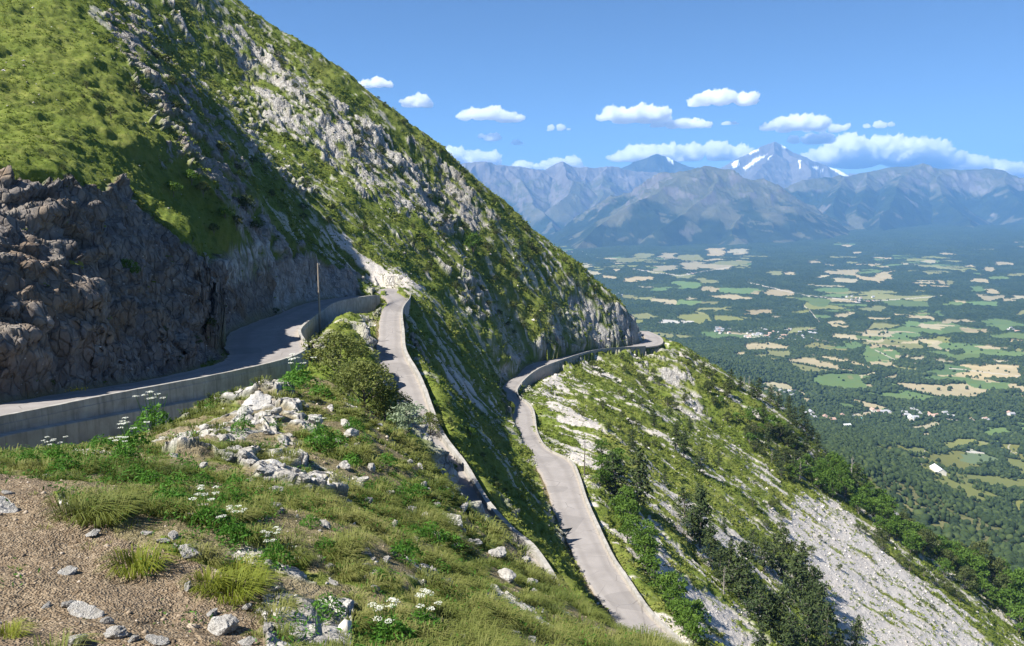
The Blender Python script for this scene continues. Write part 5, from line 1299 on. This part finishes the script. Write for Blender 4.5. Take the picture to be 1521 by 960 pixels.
HPROT = []
for i, (L, Wd, H, r_) in enumerate([(13,9,5.5,0),(17,9,5,1),(10,8,4.5,0),(22,10,5,2),(12,9,6,1),(11,8,4,3),(26,13,5,2)]):
    w_, rf, wi = house(L, Wd, H, r_)
    HPROT.append(Proto('house', [('wall', take(link_mesh('wall', *w_, M_PLAS))), ('roof', take(link_mesh('roof', *rf, M_ROOFS[r_])))]+[('window', take(link_mesh('window', *x, M_DKW))) for x in wi[::2]]))
def houses(lst, where, conv=(0, 0, 1), what=None, group='houses of the near hamlet', bare=False):
    out = []
    for i, (a, b, k) in enumerate(lst):
        u, v = conv[0]+a/conv[2], conv[1]+b/conv[2]; p = vhit(u, v)
        pr_ = HPROT[k]
        if bare: pr_ = Proto('house', pr_.parts[:2])
        e = pr_.put(p, 1.0, random.uniform(-.5, .5)+(1.57 if i % 3 == 0 else 0), 'house', group); 
        e['look'] = ['grey roofed', 'red roofed', 'grey roofed', 'long metal roofed', 'red roofed', 'teal roofed', 'white'][k]; out.append((u, e))
    label_row(out, what or 'house', where)
H3 = (1171, 560, 4.346)
houses([(735,228,2),(748,242,0),(765,258,0),(790,275,6),(820,272,0),(822,228,2),(842,242,0),(798,218,2),(860,250,2)], 'in the middle block of the near hamlet', H3)
houses([(545,222,1),(580,232,1),(610,236,0),(655,242,0),(630,230,2)], 'in the row left of the near hamlet', H3)
houses([(910,250,1),(945,258,1),(1008,243,0),(1030,258,2),(1055,262,2),(925,262,4)], 'at the right end of the near hamlet', H3)
houses([(1185,288,1),(1265,284,4),(1280,290,0),(1425,245,4),(1440,250,0)], 'on the low knoll right of the near hamlet', H3)
houses([(345,262,1),(415,268,2),(455,280,5),(235,272,1),(275,288,1),(365,330,3)], 'in the gardens before the dark wood', H3)
houses([(145,240,0),(130,258,2),(155,278,0),(118,250,2)], 'close beside the skyline ridge', H3)
houses([(10,105,0),(22,125,2),(42,105,0),(-30,112,2),(-55,95,2)], 'under the wheat field behind the ridge pines', H3)
houses([(965,618,6)], 'alone above the olive meadow', H3, 'barn', 'barns in the valley')
for n_, (u0, u1, v0, v1), wh, cut in ((16,(1062,1100,488,496),'at the left of the long village',0),(22,(1100,1150,489,503),'at the centre of the long village',0),(18,(1150,1212,490,507),'at the right of the long village',0),
                                 (14,(1258,1298,441,451),'in the white village among the middle fields',0),(9,(834,872,374,381),'at the foot of the far range',0),(8,(1012,1030,404,409),'in the hamlet below the pale fields',0),(6,(905,925,434,440),'in the small hamlet beside the mountain skyline',0),(5,(1498,1519,486,494),'in the hamlet at the right edge',0)):
    houses([(random.uniform(u0, u1), random.uniform(v0, v1), random.choice([0,0,2,2,1,4])) for _ in range(n_)], wh, what='tiny house', group='houses of the far villages', bare=True)
#@@CLOUDS
# ------------------------------------------------------------------ clouds, far beyond the mountains
t = NT('cloud_vapour'); pv = t.n('ShaderNodeVolumePrincipled'); c = t.coord('Object')
pv.inputs['Color'].default_value = (1, 1, 1, 1); pv.inputs['Density'].default_value = .0085; pv.inputs['Anisotropy'].default_value = .2
t.t.links.new(pv.outputs[0], t.out.inputs['Volume']); M_CLOUD = t.m
def cloud(u, v, w, h, Y, seed, label, lobes=None, name='cloud'):
    r = np.random.default_rng(seed); c0 = W(u, v, Y); m = Y/F
    bm = bmesh.new(); n = lobes or max(7, int(w/3.2))
    mb = bpy.data.metaballs.new('tmp'); mb.resolution = 1.0
    V_ = []; F_ = []; o = 0
    pts = []
    for i in range(n):
        q = r.uniform(-1, 1); e = math.sqrt(max(0, 1-q*q))
        pts.append((q*w*.92, r.uniform(-.5, .5)*h, (-.45+r.random()*.9*e)*h*.75, h*r.uniform(.32, .66)*(.5+.6*e)))
    bm2 = bmesh.new()
    for x, y, z, rad in pts:
        mt = Matrix.Translation((x*m, y*m*2, z*m)) @ Matrix.Diagonal((rad*m*1.55, rad*m*1.5, rad*m*.95, 1))
        bmesh.ops.create_icosphere(bm2, subdivisions=3, radius=1, matrix=mt)
    me = bpy.data.meshes.new(name); bm2.to_mesh(me); bm2.free()
    ob = bpy.data.objects.new(name, me); COL.objects.link(ob); me.materials.append(M_CLOUD)
    rm = ob.modifiers.new('r', 'REMESH'); rm.mode = 'VOXEL'; rm.voxel_size = m*max(.9, h*.07)
    dg = bpy.context.evaluated_depsgraph_get(); me2 = bpy.data.meshes.new_from_object(ob.evaluated_get(dg)); ob.modifiers.clear(); ob.data = me2
    n_ = len(me2.vertices); co = np.empty(n_*3, np.float32); me2.vertices.foreach_get('co', co); co = co.reshape(-1, 3)
    no = np.empty(n_*3, np.float32); me2.vertices.foreach_get('normal', no); no = no.reshape(-1, 3)
    q = co/m+seed*31.7
    d = fbm(q, 8, 5, seed, gain=.66)*h*.40*m*np.where(co[:, 2] > -.2*h*m, 1, .35)
    co = co+no*d[:, None]; co[:, 2] = np.where(co[:, 2] < -.45*h*m, -.45*h*m+(co[:, 2]+.45*h*m)*.35, co[:, 2])
    me2.vertices.foreach_set('co', co.ravel()); me2.update()
    ob.location = c0; tag(ob, label, 'cloud', 'clouds over the far mountains')
CL = [(553,124,26,8,'small white cloud nearest the mountain slope'),(619,151,17,10,'small ragged cloud second from the mountain slope'),(727,172,46,11,'long white cloud left of the middle of the sky'),(726,205,16,7,'small cloud under the long left cloud'),
      (768,212,11,4,'tiny flat cloud right of the small low cloud'),(830,191,15,5,'tiny lone cloud in the middle of the sky'),(945,170,50,15,'big white cumulus in the middle of the sky'),(1010,184,42,9,'right hand low lobe joined to the big middle cumulus'),
      (1081,147,48,13,'highest white cloud above the snowy peak'),(1083,183,17,4,'faint little cloud between the two larger clouds'),(1190,187,56,13,'wide cloud just above the snowy peak'),(1210,208,36,9,'ragged cloud hanging low right of the snowy peak'),(1305,186,16,6,'small bright cloud right of the snowy peak')]
for i, (u, v, w_, h_, lb) in enumerate(CL): cloud(u, v, w_*1.1, h_*1.35, 30000+i*150, 11+i, lb)
for i, (u, v, w_, h_, lb) in enumerate([(690,238,46,16,'cloud bank rising behind the left end of the far range'),(820,248,60,11,'low cloud strip behind the far range'),(955,234,50,14,'cloud bank left of the rocky peak with painted cloud shade'),(1040,230,70,17,'cloud bank between the dark peak and the snowy peak'),
                                        (1305,234,105,24,'large cloud bank right of the snowy peak'),(1400,246,60,15,'cloud bank over the right far ridge'),(1490,258,50,14,'cloud bank at the right edge of the view')]):
    cloud(u, v-h_*.15, w_*1.05, h_*1.3, 33000+i*200, 41+i, lb, name='cloud_bank')
#@@LIGHT
SUN_EL = 50.0; SUN_AZ = (-.90, -.44)
S = Vector((SUN_AZ[0]*math.cos(R(SUN_EL)), SUN_AZ[1]*math.cos(R(SUN_EL)), math.sin(R(SUN_EL)))).normalized()
sl = bpy.data.lights.new('sun', 'SUN'); sl.energy = 5.0; sl.angle = R(.53); sl.color = (1, .95, .87)
so = bpy.data.objects.new('sun', sl); COL.objects.link(so); so.rotation_euler = S.to_track_quat('Z', 'Y').to_euler()
wd = bpy.data.worlds.new('World'); scene.world = wd; wd.use_nodes = True
nt = wd.node_tree; bg = nt.nodes['Background']
sky = nt.nodes.new('ShaderNodeTexSky'); sky.sky_type = 'NISHITA'; sky.sun_disc = False
sky.sun_elevation = R(SUN_EL); sky.sun_rotation = math.atan2(SUN_AZ[0], SUN_AZ[1]); sky.altitude = 2200
sky.air_density = .95; sky.dust_density = .05; sky.ozone_density = 8.0
nt.links.new(sky.outputs[0], bg.inputs[0]); bg.inputs[1].default_value = .05
scene.view_settings.view_transform = 'Standard'; scene.view_settings.look = 'None'
scene.view_settings.exposure = 1.25; scene.view_settings.gamma = 1.0
scene.cycles.use_denoising = True; scene.cycles.volume_bounces = 14
scene.cycles.max_bounces = 16; scene.cycles.diffuse_bounces = 3; scene.cycles.transparent_max_bounces = 8
